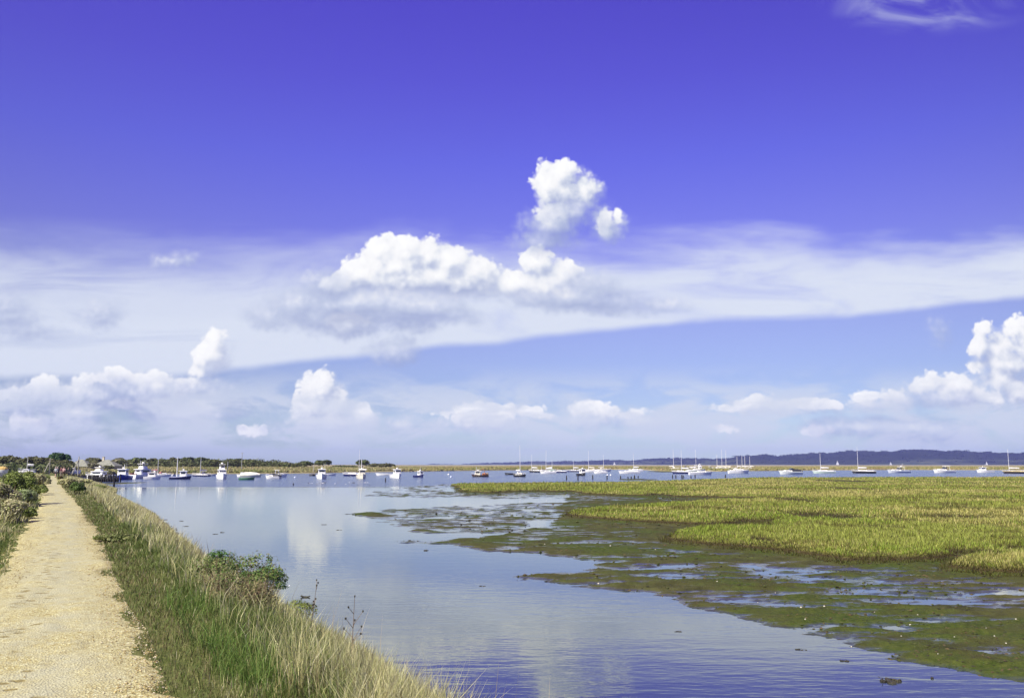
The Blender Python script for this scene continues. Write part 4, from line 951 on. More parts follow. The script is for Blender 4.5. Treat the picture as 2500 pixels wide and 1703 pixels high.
# ------------------------------------------------------------------ shrubs near the path
GORSE = [(0.20, 0.26, 0.06), (0.25, 0.31, 0.08), (0.16, 0.215, 0.045), (0.30, 0.34, 0.11)]
SEA = [(0.28, 0.34, 0.15), (0.34, 0.40, 0.19), (0.22, 0.28, 0.11)]
DRY = [(0.48, 0.45, 0.24), (0.56, 0.53, 0.31), (0.40, 0.38, 0.19), (0.32, 0.36, 0.14)]
LUSH = [(0.080, 0.185, 0.030), (0.11, 0.235, 0.042), (0.15, 0.28, 0.06), (0.065, 0.145, 0.026)]
M_DRYSTEM = pmat('dry_stems', (0.20, 0.14, 0.085), 0.85, 0.3, 9, 0.2)
def onbank(px, py, dz=0.0):
    t, s = px_st(px, py, dz); x, y = ST(t, s); return (float(x), float(y)), float(bank_z(np.array([t]), np.array([s]))[0])
for (px, py, h, w, pal, nm, lab, sc_) in [
    (30, 1232, 1.6, 1.75, GORSE, 'gorse_bush', 'tall bright green bush left of the path, highest of the bushes there', M_BARK),
    (-10, 1252, 1.2, 1.5, DRY, 'dry_bush', 'brown dry bush at the left edge of the picture', M_DRYSTEM),
    (16, 1274, .75, 1.1, DRY, 'dry_bush', 'low pinkish brown bush in front of the tall green bush', M_DRYSTEM),
    (62, 1236, 0.8, 1.1, SEA, 'sea_purslane_bush', 'pale grey-green bush leaning over the left edge of the path', M_DRYSTEM),
    (78, 1206, 1.35, 1.5, DRY, 'dry_bush', 'rounded tan bush left of the path with hazy dry stems', M_DRYSTEM),
    (92, 1209, 0.6, 1.0, GORSE, 'low_bush', 'small dark green bush at the path edge below the tan bush', M_BARK),
    (52, 1266, 0.4, .9, GORSE, 'low_bush', 'low bright green bush casting shade on the left path edge', M_BARK),
    (101, 1187, 0.75, 1.4, DRY, 'dry_bush', 'tan bush left of the path just before the walkers', M_DRYSTEM),
    (112, 1172, 0.7, 1.3, GORSE, 'low_bush', 'dark green bush on the left side at the far end of the path', M_BARK)]:
    p, z = onbank(px, py)
    shrub(nm, px, py, z, h, w, pal, lab, 6000, 0.026 + p[1] * .0005, 14, sc_, 'bush', p, 'bushes left of the path', twig=.02)
for (px, py, h, w, pal, nm, lab, sc_) in [
    (187, 1207, .75, 1.0, [(0.10, 0.16, 0.04), (0.13, 0.19, 0.05)], 'low_bush', 'small dark green bush on the right edge of the path, nearest the jetty', M_BARK),
    (164, 1190, .75, 1.5, DRY, 'dry_bush', 'tan hazy bush on the right edge of the path before the walkers', M_DRYSTEM),
    (196, 1184, .7, 2.2, DRY, 'dry_bush', 'tan bush on the bank between the path and the jetty', M_DRYSTEM),
    (232, 1184, .5, 2.0, GORSE, 'low_bush', 'olive bush on the bank beside the jetty posts', M_BARK),
    (285, 1320, 0.17, 1.0, [(0.16, 0.19, 0.055), (0.21, 0.22, 0.08), (0.12, 0.15, 0.04)], 'low_bush', 'low dull green bush halfway down the right verge', M_BARK),
    (147, 1173, .65, .6, [(0.17, 0.15, 0.05), (0.22, 0.18, 0.06)], 'dock_plant', 'brown-olive plant at the feet of the walkers', M_DRYSTEM)]:
    p, z = onbank(px, py)
    shrub(nm, px, py, z, h, w, pal, lab, 3600, 0.024 + p[1] * .0005, 12, sc_, 'bush', p, 'bushes right of the path', twig=.015)
# the leafy shrubs on the bank edge in the foreground
def bank_at(px, py, z):
    x, y = (float(q) for q in G(px, py, z)); return (x, y)
def gz(p):
    t, s = to_st(*p); return float(bank_z(np.array([t]), np.array([s]))[0])
def seat(px, py, inset=0.03):
    dx, dy, dz = (float(q) for q in ray(px, py)); k = 4.0
    while k < 400:
        p = (dx * k, dy * k); z = EYE + dz * k
        if z <= max(gz(p), 0.0): break
        k *= 1.004
    t, s = to_st(*p); s = min(s, float(foot_s(np.array([t]))[0]) - inset)      # keep the root on the bank
    x, y = ST(t, s); p = (float(x), float(y))
    return p, max(gz(p), 0.0)
for (px, py, h, w, pal, nm, lab, sc_, n_, tall, st_) in [
    (570, 1478, .82, 1.1, [(0.15, 0.20, 0.055), (0.12, 0.20, 0.042), (0.20, 0.20, 0.07)], 'woody_shrub', 'olive woody shrub with brown stems, widest of the shrub row', M_DRYSTEM, 1300, None, 40),
    (548, 1440, .78, .6, LUSH, 'leafy_shrub', 'leafy green shrub behind the left of the olive woody shrub', M_BARK, 1300, None, 14),
    (645, 1470, .84, .85, LUSH, 'leafy_shrub', 'bright green leafy shrub with one tall leaning sprig', M_BARK, 3400, [(.06, .05, .80, .07, .07, .18), (.03, .05, .64, .13, .12, .12)], 20),
    (694, 1474, .74, .75, LUSH, 'leafy_shrub', 'green shrub hanging over the water below the tall sprig', M_BARK, 3000, [(.22, 0, .62, .16, .12, .11)], 14),
    (725, 1525, .45, .75, [(0.22, 0.26, 0.055), (0.16, 0.21, 0.045)], 'leafy_shrub', 'low yellow-green shrub at the lower end of the shrub row', M_BARK, 1200, None, 12),
    (600, 1505, .5, .8, [(0.20, 0.21, 0.075), (0.24, 0.21, 0.09)], 'woody_shrub', 'tangle of dead brown stems below the leafy shrubs', M_DRYSTEM, 500, None, 60)]:
    p, z = seat(px, py, 0.32)
    shrub(nm, px, py, z, h * .86, w * 1.2, pal, lab, int(n_ * 1.5), 0.017, int(st_ * 1.5), sc_, 'shrub', p, 'shrubs on the bank edge', tall, twig=.005)

# single dry weeds that stand out against the water
def weed(px, py, h, label, branches=7, heads=True, col=None, seed=0):
    rnd = random.Random(seed + px); p, z = seat(px, py)
    root = empty('dry_weed', (*p, z - .03), 0, label, 'weed', 'dry weeds standing against the water')
    st = MB(); HEADS = []; lean = rnd.uniform(-.08, .12)
    st.tube((0, 0, 0), (lean * h * .5, 0, h * .55), .004, .0035, 5); st.tube((lean * h * .5, 0, h * .55), (lean * h, 0, h), .0035, .002, 5)
    for i in range(branches):
        q = rnd.uniform(.45, .98); b = Vector((lean * h * q, 0, h * q)); a = rnd.uniform(0, 6.28); l = h * rnd.uniform(.08, .2)
        e = b + Vector((math.cos(a) * l * .8, math.sin(a) * l * .8, l * .75)); st.tube(b, e, .0028, .0018, 4)
        if heads: HEADS.append(tuple(e))
    HEADS.append((lean * h, 0, h))
    st.build('stem', col or M_DRYSTEM, root)
    for e in HEADS: MB().ball(e, .009 * rnd.uniform(.7, 1.3), None, .012, 6, 4, .2, rnd).build('seed_head', M_WEED, root)
for px, py, h, lab in [(985, 1652, .30, 'dark branching weed at the water edge, nearest the bottom of the picture'), (880, 1590, .24, 'short dark weed at the water edge with flat seed heads'), (1046, 1690, .3, 'thin weed at the bottom edge where the bank meets the water'),
                       (612, 1405, .62, 'slender weed standing above the leafy shrubs with a forked top'), (530, 1392, .52, 'dark weed with round heads above the green shrub'), (472, 1352, .62, 'tall thin weed on the bank edge left of the shrubs'), (402, 1315, .5, 'thin weed on the bank edge furthest from the shrubs'),
                       (752, 1590, .72, 'pale tall stalk right of the shrub row'), (855, 1665, .8, 'straw coloured stalk leaning over the near bank')]:
    weed(px, py, h, lab, seed=3)
# ------------------------------------------------------------------ boats
PAINT = {}
def paint(c, rough=0.35):
    key = tuple(c) + (rough,)
    if key not in PAINT:
        nm = 'boat_paint'
        PAINT[key] = pmat(nm, c, rough, 0.10, 1.5, 0.45)
    return PAINT[key]
WHITE = (0.86, 0.86, 0.82); CREAM = (0.74, 0.70, 0.55); NAVY = (0.016, 0.020, 0.10); BLUE = (0.025, 0.045, 0.30); BLACK = (0.018, 0.018, 0.022); GREENW = (0.60, 0.72, 0.62); GREEN = (0.06, 0.20, 0.10); GREYW = (0.60, 0.62, 0.63)
RUST = (0.30, 0.12, 0.05); DKGREY = (0.06, 0.06, 0.065); YELLOW = (0.72, 0.60, 0.30); MAROON = (0.12, 0.035, 0.03); BLUEC = (0.02, 0.03, 0.14); RED = (0.42, 0.06, 0.05)
M_ALU = pmat('mast_alloy', (0.72, 0.72, 0.72), 0.4, 0.08, 2, 0.5); M_ROPE = pmat('rope', (0.5, 0.46, 0.36), 0.9); M_OUTB = pmat('engine_black', (0.03, 0.03, 0.035), 0.35)

def hull(root, L, B, Fb, col, strip=None, transom=True, sheer=.45, flare=.12, deckcol=None, bottom=None):
    n = 12; rings = []; top = []
    def sect(t):
        if t < .5: b = B / 2 * (.80 + .20 * math.sin(t / .5 * math.pi / 2)) if transom else B / 2 * math.sin(max(t, .02) / .5 * math.pi / 2) ** .6
        else: b = B / 2 * max(0.012, 1 - ((t - .5) / .5) ** 2.1)
        s = Fb * (1 + sheer * max(0, (t - .25) / .75) ** 2); x = -L / 2 + t * L * .94
        rk = lambda z: x + L * .06 * max(0, z / s) * t ** 2
        return b, s, rk
    for i in range(n + 1):
        t = i / n; b, s, rk = sect(t)
        pts = [(b, s), (b * (1 - flare * .5), s * .5), (b * (1 - flare * 1.4), .02), (b * .55, -.28), (0, -.38 * (1 - t ** 6))]
        ring = [(rk(z), y, z) for y, z in pts] + [(rk(z), -y, z) for y, z in pts[::-1][1:]]
        rings.append(ring); top.append((rk(s), b, s))
    MB().loft(rings, True, True, closed=False).build('hull', paint(col), root, smooth=False)
    dk = MB(); dz = .05
    dk.loft([[(x, b * .97, s - dz), (x, 0, s - dz + .04), (x, -b * .97, s - dz)] for x, b, s in top], False, False, closed=False)
    dk.build('deck', paint(deckcol or GREYW, .6), root)
    g = MB()
    for sd in (1, -1):
        g.loft([[(x, sd * (b + .025), s + .03), (x, sd * (b + .025), s - Fb * .16), (x, sd * (b - .05), s - Fb * .16), (x, sd * (b - .05), s + .03)] for x, b, s in top], True, True)
    g.build('gunwale', paint(strip or col), root)
    return top

def glass(par, c, d, rz=0.0, top=1.0):
    MB().box(c, d, rz, top).build('window', M_GLASS, par)

def cabin(root, x, z, l, w, h, col, top=.86, topx=.8, shx=-.06, front=True, sides=True, aft=False, name='cabin', wz=.62, wh=.34):
    c = MB().box((x, 0, z + h / 2), (l, w, h), 0, top, topx, shx * l).build(name, paint(col, .4), root, bevel=min(.05, h * .08))
    kx = 1 + (topx - 1) * wz; ky = 1 + (top - 1) * wz; sh = shx * l * wz
    if front: glass(c, (x + sh + l / 2 * kx + .0, 0, z + h * wz), (.05, w * ky * .80, h * wh))
    if aft: glass(c, (x + sh - l / 2 * kx, 0, z + h * wz), (.05, w * ky * .45, h * wh))
    if sides:
        for sd in (1, -1): glass(c, (x + sh, sd * (w / 2 * ky), z + h * wz), (l * kx * .68, .05, h * wh))
    return c

def roofslab(root, x, z, l, w, col, t=.09): MB().box((x, 0, z), (l, w, t), 0, .94).build('roof', paint(col, .4), root)
def mast(root, x, z0, z1, r=.10, lean=0.0, mat=None, name='mast'):
    k = MB().tube((x, 0, z0), (x + lean * (z1 - z0), 0, z1), r, r * .7, 7).build(name, mat or M_ALU, root)
    if z1 - z0 > 6:
        for q in (.5, .72): MB().tube((x + lean * (z1 - z0) * q, -.7 * (1.2 - q), z0 + (z1 - z0) * q), (x + lean * (z1 - z0) * q, .7 * (1.2 - q), z0 + (z1 - z0) * q), .035, .035, 4).build('spreader', mat or M_ALU, k)
    return k
def outboard(root, x, z, tilt=.5):
    o = MB().box((x - .18, 0, z + .38), (.34, .30, .42), 0, .85).build('outboard_motor', M_OUTB, root, bevel=.05)
    MB().tube((x - .12, 0, z + .2), (x - .12 - tilt * .5, 0, z - .35), .07, .05, 6).build('leg', M_OUTB, o)
def rail(root, top, i0, i1, h=.5):
    m = MB()
    for sd in (1, -1):
        prev = None
        for x, b, s in top[i0:i1]:
            p = (x, sd * b * .93, s + h); m.tube((x, sd * b * .93, s), p, .02, .02, 4)
            if prev: m.tube(prev, p, .02, .02, 4)
            prev = p
    m.build('guard_rail', M_ALU, root)
def boom(root, x, z, l, col=None, th=.16):
    k = MB().tube((x, 0, z), (x - l, 0, z + .05), .06, .05, 6).build('boom', M_ALU, root)
    MB().loft([[(x - l * q, math.cos(a) * th * (1.15 - q * .5) * .6, z + .1 + th * .6 + math.sin(a) * th * (1.2 - q * .6)) for a in [i * math.pi / 4 for i in range(8)]] for q in (.02, .2, .45, .7, .97)]).build('furled_sail', paint(col or WHITE, .7), k)

def boat(kind, px, py, w, ang, label, hullc=WHITE, cabc=WHITE, mpx=None, mtop=None, L=None, strip=None, h=1.0, cover=None, extra=None, name=None, cat=None, beam=None, mr=None):
    x, Y = (float(q) for q in G(px, py, 0)); sc = Y / F
    a = R(ang); L = L or min(14, max(3.0, w * sc / max(.5, abs(math.cos(a)))))
    B = beam or max(1.4, min(.42 * L, L * .31 + .35))
    nm = name or {'yacht': 'sailing_yacht', 'fishing': 'fishing_boat', 'cruiser': 'motor_cruiser', 'fly': 'flybridge_boat', 'open': 'open_boat', 'dinghy': 'rowing_dinghy', 'square': 'workboat', 'cover': 'covered_boat', 'ketch': 'ketch'}[kind]
    ct = cat or {'yacht': 'sailboat', 'ketch': 'sailboat', 'dinghy': 'dinghy'}.get(kind, 'boat')
    root = empty(nm, (x, Y, 0), a, label, ct, 'boats moored in the harbour')
    def mx():   # mast position along the boat from the photograph
        return max(-L * .42, min(L * .42, (mpx - px) * sc / (math.cos(a) if abs(math.cos(a)) > .4 else 1e9))) if mpx else L * .08
    def mz(): return zat(mtop, Y)
    r_ = mr or max(.075, sc * .42)
    if kind in ('yacht', 'ketch'):
        Fb = .11 * L * h * .8 + .12
        top = hull(root, L, B, Fb, hullc, strip or (WHITE if hullc != WHITE else None), sheer=.28)
        cabin(root, L * .04, Fb - .02, L * .42, B * .55, .5 * h, cabc, .8, .75, -.03, True, True, False, 'coachroof', .5, .3)
        MB().box((-L * .30, 0, Fb + .08), (L * .22, B * .62, .22), 0, .92).build('cockpit_coaming', paint(cabc), root)
        if mtop:
            m_ = mx(); mast(root, m_, Fb, mz(), r_, -.012); boom(root, m_ - .1, Fb + 1.15, L * .36, cover or WHITE, .2)
        if kind == 'ketch': mast(root, -L * .32, Fb, extra, r_ * .7, -.012, None, 'mizzen_mast')
        rail(root, top, 8, 13); rail(root, top, 0, 4)
        if cover: MB().box((-L * .16, 0, Fb + .62), (L * .14, B * .6, .5), 0, .8, .7, -.04).build('spray_hood', paint(cover, .8), root)
    elif kind in ('fishing', 'square'):
        Fb = (.85 if L > 5 else .65) * h
        top = hull(root, L, B, Fb, hullc, strip or WHITE, sheer=.55 if kind == 'fishing' else .12)
        hh = 1.55 * h if kind == 'fishing' else 1.0
        c = cabin(root, L * .14 if kind == 'fishing' else 0, Fb - .03, L * .34 if kind == 'fishing' else L * .5, B * .68, hh, cabc, .9, .84, -.05, True, True, True, 'wheelhouse', .68, .30)
        roofslab(root, L * .11 if kind == 'fishing' else 0, Fb + hh, L * .40 if kind == 'fishing' else L * .54, B * .74, cabc)
        if mtop: mast(root, mx(), Fb, mz(), r_)
        MB().tube((L * .05, B * .2, Fb + hh), (L * .05, B * .2, Fb + hh + 1.4), .025, .015, 5).build('aerial', M_ALU, root)
        MB().ball((L * .12, 0, Fb + hh + .28), .24, .24, .16, 8, 5).build('radar_dome', paint(WHITE), root)
        if kind == 'fishing': rail(root, top, 9, 13, .45)
        if extra == 'gear':
            for i, cc in enumerate((RUST, (.5, .2, .05), MAROON, (.35, .25, .12))):
                MB().ball((-L * (.18 + .08 * i), (-1) ** i * B * .12, Fb + .28), .38, .42, .36, 7, 5, .2).build('gear_heap', paint(cc, .8), root)
            MB().tube((-L * .3, 0, Fb), (-L * .22, 0, Fb + 1.9), .06, .05, 6).tube((-L * .22, 0, Fb + 1.9), (-L * .02, 0, Fb + 1.2), .05, .04, 5).build('hauler', paint(RUST, .7), root)
    elif kind == 'fly':
        Fb = 1.0 * h
        top = hull(root, L, B, Fb, hullc, strip, sheer=.4)
        cabin(root, 0, Fb - .03, L * .52, B * .72, 1.35 * h, cabc, .86, .78, -.06, True, True, True)
        roofslab(root, -L * .04, Fb + 1.33 * h, L * .5, B * .78, cabc, .1)
        cabin(root, -L * .02, Fb + 1.38 * h, L * .24, B * .52, .75 * h, cabc, .8, .7, -.08, True, False, False, 'flybridge', .75, .3)
        roofslab(root, -L * .04, Fb + 2.65 * h, L * .26, B * .55, cabc, .07)
        for sx2, sy2 in ((.08, .2), (.08, -.2), (-.14, .2), (-.14, -.2)): MB().tube((L * sx2, B * sy2, Fb + 2.0 * h), (L * sx2 - .1, B * sy2, Fb + 2.64 * h), .03, .03, 5).build('canopy_post', M_ALU, root)
        MB().ball((-L * .04, 0, Fb + 2.95 * h), .26, .26, .2, 8, 5).build('radar_dome', paint(WHITE), root)
        for q in (extra or []):
            mast(root, -L * .06, Fb + 1.4 * h, zat(q[1], Y), .05, 0, None, 'aerial').location.y = (q[0] - px) * sc * (-1 if math.sin(a) < 0 else 1) if abs(math.cos(a)) < .5 else 0
        rail(root, top, 7, 13)
    elif kind == 'cruiser':
        Fb = .78 * h
        top = hull(root, L, B, Fb, hullc, strip, sheer=.4, flare=.2)
        cabin(root, L * .12, Fb - .03, L * .44, B * .66, .55 * h, cabc, .78, .62, -.05, False, True, False, 'fore_cabin', .55, .4)
        c = MB().box((-L * .02, 0, Fb + .62 * h + .25 * h), (L * .16, B * .6, .5 * h), 0, .85, .5, -.05 * L).build('windscreen', M_GLASS, root)
        if extra in ('hard', 'arch'):
            roofslab(root, -L * .12, Fb + 1.55 * h, L * .28, B * .62, cabc, .1)
            m = MB()
            for sd in (1, -1): m.tube((-L * .02, sd * B * .28, Fb + .9 * h), (-L * .04, sd * B * .27, Fb + 1.52 * h), .05, .05, 5).tube((-L * .24, sd * B * .28, Fb), (-L * .2, sd * B * .27, Fb + 1.52 * h), .06, .05, 5)
            m.build('roof_posts', paint(cabc), root)
        if extra == 'arch':
            MB().tube((-L * .14, 0, Fb + 1.6 * h), (-L * .2, 0, Fb + 2.7 * h), .05, .03, 5).build('aerial', M_ALU, root)
            MB().ball((-L * .12, 0, Fb + 1.78 * h), .22, .22, .15, 8, 5).build('radar_dome', paint(WHITE), root)
        if cover: MB().loft([[(-L * q, B * .36 * math.cos(t_), Fb + .1 + math.sin(t_) * .72 * h * k2) for t_ in [i * math.pi / 6 for i in range(7)]] for q, k2 in ((.05, .9), (.12, 1.1), (.28, 1.0), (.44, .8))]).build('canopy', paint(cover, .8), root)
        outboard(root, -L * .5, Fb * .7); rail(root, top, 8, 13, .4)
        if mtop: mast(root, mx(), Fb, mz(), r_)
    elif kind == 'cover':
        Fb = .6 * h; top = hull(root, L, B, Fb, hullc, strip, sheer=.25)
        MB().loft([[(L * q, B * .48 * k2 * math.cos(t_), Fb + .03 + math.sin(t_) * .75 * h * k2) for t_ in [i * math.pi / 6 for i in range(7)]] for q, k2 in ((-.47, .75), (-.3, 1.0), (0, 1.05), (.25, .85), (.42, .4))]).build('cover', paint(cover or CREAM, .8), root)
        if mtop: mast(root, mx(), Fb, mz(), r_)
    else:
        Fb = .5 * h; top = hull(root, L, B, Fb, hullc, strip, sheer=.35, deckcol=(.35, .3, .22))
        m = MB()
        for q in (-.2, .08): m.box((L * q, 0, Fb + .0), (.25, B * .86, .05))
        m.build('thwarts', paint((.36, .26, .14), .7), root)
        if extra == 'motor': outboard(root, -L * .5, Fb * .7)
        if extra == 'console': cabin(root, L * .02, Fb - .02, .8, B * .4, .8, cabc, .85, .8)
        if cover: MB().box((-L * .05, 0, Fb + .16), (L * .5, B * .6, .3), 0, .7).build('cover', paint(cover, .8), root)
        if mtop: mast(root, mx(), Fb, mz(), r_)
    return root

def heap(root, items):
    for nm, c, d, col in items: MB().box(c, d, 0, .85).build(nm, paint(col, .7), root, bevel=.05)

# --- left group
boat('fly', 239, 1167.5, 40, 168, 'white cruiser with fly deck moored behind the jetty rails', WHITE, WHITE, L=7.5, h=.78)
boat('fishing', 302, 1170.5, 27, -82, 'bright blue fishing boat with white wheelhouse, bow towards the camera', BLUE, WHITE, L=6.2, beam=2.9, h=1.05, mpx=302, mtop=1133, strip=WHITE, mr=.1)
boat('open', 324, 1163.5, 22, 8, 'low white open boat between the bright blue boat and the flybridge trawler', WHITE, L=5.2)
b_ = boat('fly', 349, 1167.5, 30, 75, 'tall white trawler with flybridge and twin aerials, stern towards the camera', WHITE, WHITE, L=8.0, beam=3.0, h=1.02, extra=[(343, 1123), (355, 1123)])
heap(b_, [('net_heap', (-3.4, .6, 1.1), (.7, .9, .6), MAROON), ('net_heap', (-3.5, -.6, 1.0), (.6, .8, .5), (.16, .07, .05)), ('fender', (-3.95, .4, .5), (.25, .3, .5), DKGREY)])
boat('square', 372, 1169.3, 34, 6, 'boxy white workboat with dark doorway right of the trawler', WHITE, (.80, .78, .72), L=3.9, beam=1.8, h=.95)
boat('yacht', 398, 1162.5, 28, 12, 'small white yacht with pinkish red dodger behind the boxy workboat', WHITE, WHITE, mpx=386, mtop=1119.5, cover=(.5, .22, .2), L=4.8)
boat('open', 414, 1161, 16, 160, 'tiny white launch tucked behind the stern of the navy workboat', WHITE, L=3.6, extra='motor')
boat('fishing', 441, 1169.3, 42, 12, 'navy hulled workboat with white wheelhouse and tall mast at its stern', NAVY, WHITE, L=5.0, beam=2.3, h=.92, mpx=432, mtop=1115.5, strip=(.55, .57, .75), mr=.11)
boat('yacht', 490, 1162.3, 42, 172, 'low white and navy sailing dinghy with blue boom cover and tall mast', NAVY, WHITE, mpx=488, mtop=1116, cover=(.08, .08, .14), L=5.6, h=.72, strip=WHITE, name='sailing_dinghy')
boat('fly', 541, 1168.7, 26, -62, 'white fly-tower boat facing the camera, pointed like a wedge', WHITE, WHITE, L=5.4, beam=2.5, h=.98, extra=[(528, 1126)])
boat('open', 518, 1161, 14, 10, 'small pale launch left of the white fly-tower boat', GREYW, L=3.4, extra='motor')
boat('cover', 613, 1164, 38, 5, 'cream boat under a long white canopy cover', (.70, .72, .58), cover=(.82, .80, .68), L=5.9)
boat('open', 590, 1163, 13, 170, 'short white boat at the left end of the cream canopied boat', WHITE, L=3.2, extra='console')
boat('dinghy', 603, 1171, 33, 4, 'green dinghy with white band in front of the cream canopied boat', GREEN, L=3.6, strip=(.18, .34, .22))
boat('cruiser', 681, 1164, 22, 12, 'white cabin boat behind its twin, right of the cream canopied boat', WHITE, WHITE, L=4.6, extra='hard', h=.85)
boat('cruiser', 666, 1168, 24, 168, 'white boat with dark engines in front of its white twin', WHITE, WHITE, L=4.0, h=.72, cover=DKGREY)
boat('fishing', 785, 1168.3, 30, -75, 'white twin-hulled boat with round wheelhouse below the mushroom shaped tree', WHITE, WHITE, L=5.4, beam=2.7, h=1.0, mpx=779, mtop=1137, mr=.05)
boat('open', 803, 1160.5, 18, 5, 'low white boat poking out right of the round wheelhouse boat', WHITE, L=4.6, extra='motor')
boat('dinghy', 764, 1161, 10, 80, 'dark grey tender left of the round wheelhouse boat', DKGREY, L=3.2)
boat('yacht', 862, 1161.5, 30, 175, 'white yacht with navy bottom and the tallest mast on the left half', NAVY, WHITE, mpx=876, mtop=1097, L=6.6, strip=WHITE, h=.9)
boat('fishing', 882, 1167.5, 22, -70, 'cream boat with short mast facing the camera in front of the navy-bottomed yacht', CREAM, CREAM, L=5.4, beam=2.4, h=.92, mpx=884, mtop=1121, strip=CREAM, mr=.11)
boat('open', 939, 1160, 27, 175, 'low white motor launch left of the white cabin cruiser', WHITE, L=6.0, extra='motor', h=1.1)
boat('fishing', 967, 1166.5, 22, -64, 'white cabin cruiser with twin dark windows facing the camera', WHITE, WHITE, L=5.6, beam=2.4, h=.95)
boat('fishing', 1023, 1164.6, 22, -40, 'small navy boat with a pointed white cabin, alone in midstream', NAVY, WHITE, L=3.6, beam=1.7, h=.78, strip=NAVY)
boat('fishing', 1172, 1163.4, 42, 178, 'rusty brown fishing boat piled with orange gear', (.045, .028, .022), CREAM, L=5.0, beam=2.1, h=.75, extra='gear', strip=(.09, .05, .035), mpx=1163, mtop=1139, mr=.06)
boat('yacht', 1270, 1163.2, 25, -25, 'black gaff boat with one tall brown topped mast', BLACK, (.70, .68, .60), mpx=1270, mtop=1086, L=3.7, beam=1.7, cover=(.66, .64, .56), strip=BLACK, h=1.25, name='gaff_boat')
boat('dinghy', 1246, 1158.3, 18, 178, 'black dinghy lying left of the black gaff boat', BLACK, L=4.0)
# --- middle group
boat('ketch', 1310, 1152.3, 29, 172, 'black hulled ketch with white deck and two bare masts', BLACK, WHITE, mpx=1298, mtop=1110, L=7.0, extra=zat(1135, float(G(1310, 1152.3, 0)[1])), strip=(.78, .76, .66))
boat('yacht', 1338, 1155.2, 29, 178, 'plain white yacht with tall pale mast right of the ketch', WHITE, WHITE, mpx=1333, mtop=1098, L=6.4)
boat('yacht', 1348, 1150.0, 20, 5, 'small green sailing boat behind the plain white yacht', GREEN, GREENW, mpx=1348, mtop=1122, L=5.2, strip=(.3, .5, .35))
boat('yacht', 1367, 1153.2, 24, 176, 'white boat with dark bottom and no mast right of the small green boat', NAVY, WHITE, L=6.0, strip=WHITE, h=.9)
boat('yacht', 1401, 1151.2, 26, 178, 'dark blue yacht with white deck and short mast', NAVY, WHITE, mpx=1400, mtop=1126, L=6.6, strip=WHITE, h=.85)
boat('fishing', 1420, 1160.6, 20, -68, 'black hulled boat with white cabin, nearest of the middle group', BLACK, WHITE, L=4.6, beam=2.2, h=.95, strip=BLACK)
boat('yacht', 1443, 1151.4, 26, 170, 'white yacht with leaning spars behind the black boat with white cabin', WHITE, CREAM, mpx=1437, mtop=1100, L=7.6, cover=(.68, .62, .5))
boat('yacht', 1466, 1155, 22, 178, 'white yacht in front, overlapping another white yacht left of the distant white sail', WHITE, WHITE, L=5.4, h=1.1)
boat('yacht', 1474, 1150, 30, 8, 'white yacht with thin mast behind the front one, left of the distant white sail', WHITE, CREAM, mpx=1474, mtop=1110, L=8.0, cover=CREAM)
boat('yacht', 1536, 1155.2, 39, 176, 'long low white yacht without mast, just above the row of stumps', WHITE, WHITE, L=8.4, h=.85)
boat('yacht', 1552, 1150, 26, 178, 'white yacht with bluish mast behind the long low white one', WHITE, WHITE, mpx=1547, mtop=1106, L=7.4, h=1.1)
boat('yacht', 1650, 1147.3, 26, 4, 'cream yacht on the mud edge with tall mast', CREAM, CREAM, mpx=1645, mtop=1096, L=8.0, h=1.25, cover=WHITE)
boat('yacht', 1663, 1155.6, 32, 176, 'blue hulled yacht with white deck and tall mast below the cream yacht', NAVY, WHITE, mpx=1664, mtop=1097, L=7.2, strip=WHITE)
boat('cruiser', 1675, 1146.2, 15, 10, 'small white cruiser just right of the cream yacht', WHITE, WHITE, L=6.4, h=1.2)
boat('cruiser', 1695, 1146.0, 13, 165, 'small white cruiser left of the tall mast amid the far marsh boats', WHITE, WHITE, L=5.6, h=1.2, extra='hard')
boat('yacht', 1699, 1151.5, 38, 4, 'pale green-white yacht with the brightest tall mast', GREENW, WHITE, mpx=1700, mtop=1097, L=9.0)
boat('yacht', 1711, 1158.2, 54, 3, 'longest white yacht lying low in front of the brightest mast', WHITE, WHITE, L=8.2, h=.95, strip=GREYW)
boat('fly', 1708, 1146.0, 11, 100, 'white flybridge boat end-on behind the longest yacht', WHITE, WHITE, L=6.5, beam=3.2, h=.95)
boat('cruiser', 1735, 1145.4, 11, 8, 'lone small white cruiser between the brightest mast and the mast cluster', WHITE, WHITE, L=5.0, h=1.1, extra='hard')
for px, w, top_, lab in [(1754, 20, 1109, 'leftmost white yacht of the mast cluster left of the hill notch'), (1766, 22, 1097, 'middle white yacht of the mast cluster left of the hill notch'), (1776, 20, 1098, 'rightmost white yacht of the mast cluster left of the hill notch')]:
    boat('yacht', px, 1145.8, w, 175, lab, WHITE, WHITE, mpx=px - 3, mtop=top_, L=8.6, h=1.15, cover=CREAM)
for px, w, top_, lab in [(1800, 17, 1113, 'leftmost white yacht of the four masts against the dark hill'), (1812, 17, 1111, 'second white yacht of the four masts against the dark hill'), (1819, 16, 1112, 'third white yacht of the four masts against the dark hill'), (1831, 13, 1113, 'rightmost white yacht of the four masts against the dark hill')]:
    boat('yacht', px, 1145.6, w, 176, lab, WHITE, WHITE, mpx=px, mtop=top_, L=7.0, h=1.15)
boat('yacht', 1804, 1154.8, 37, 2, 'large plain white yacht without mast in front of the four masts', WHITE, WHITE, L=8.4, h=1.3, cover=WHITE)
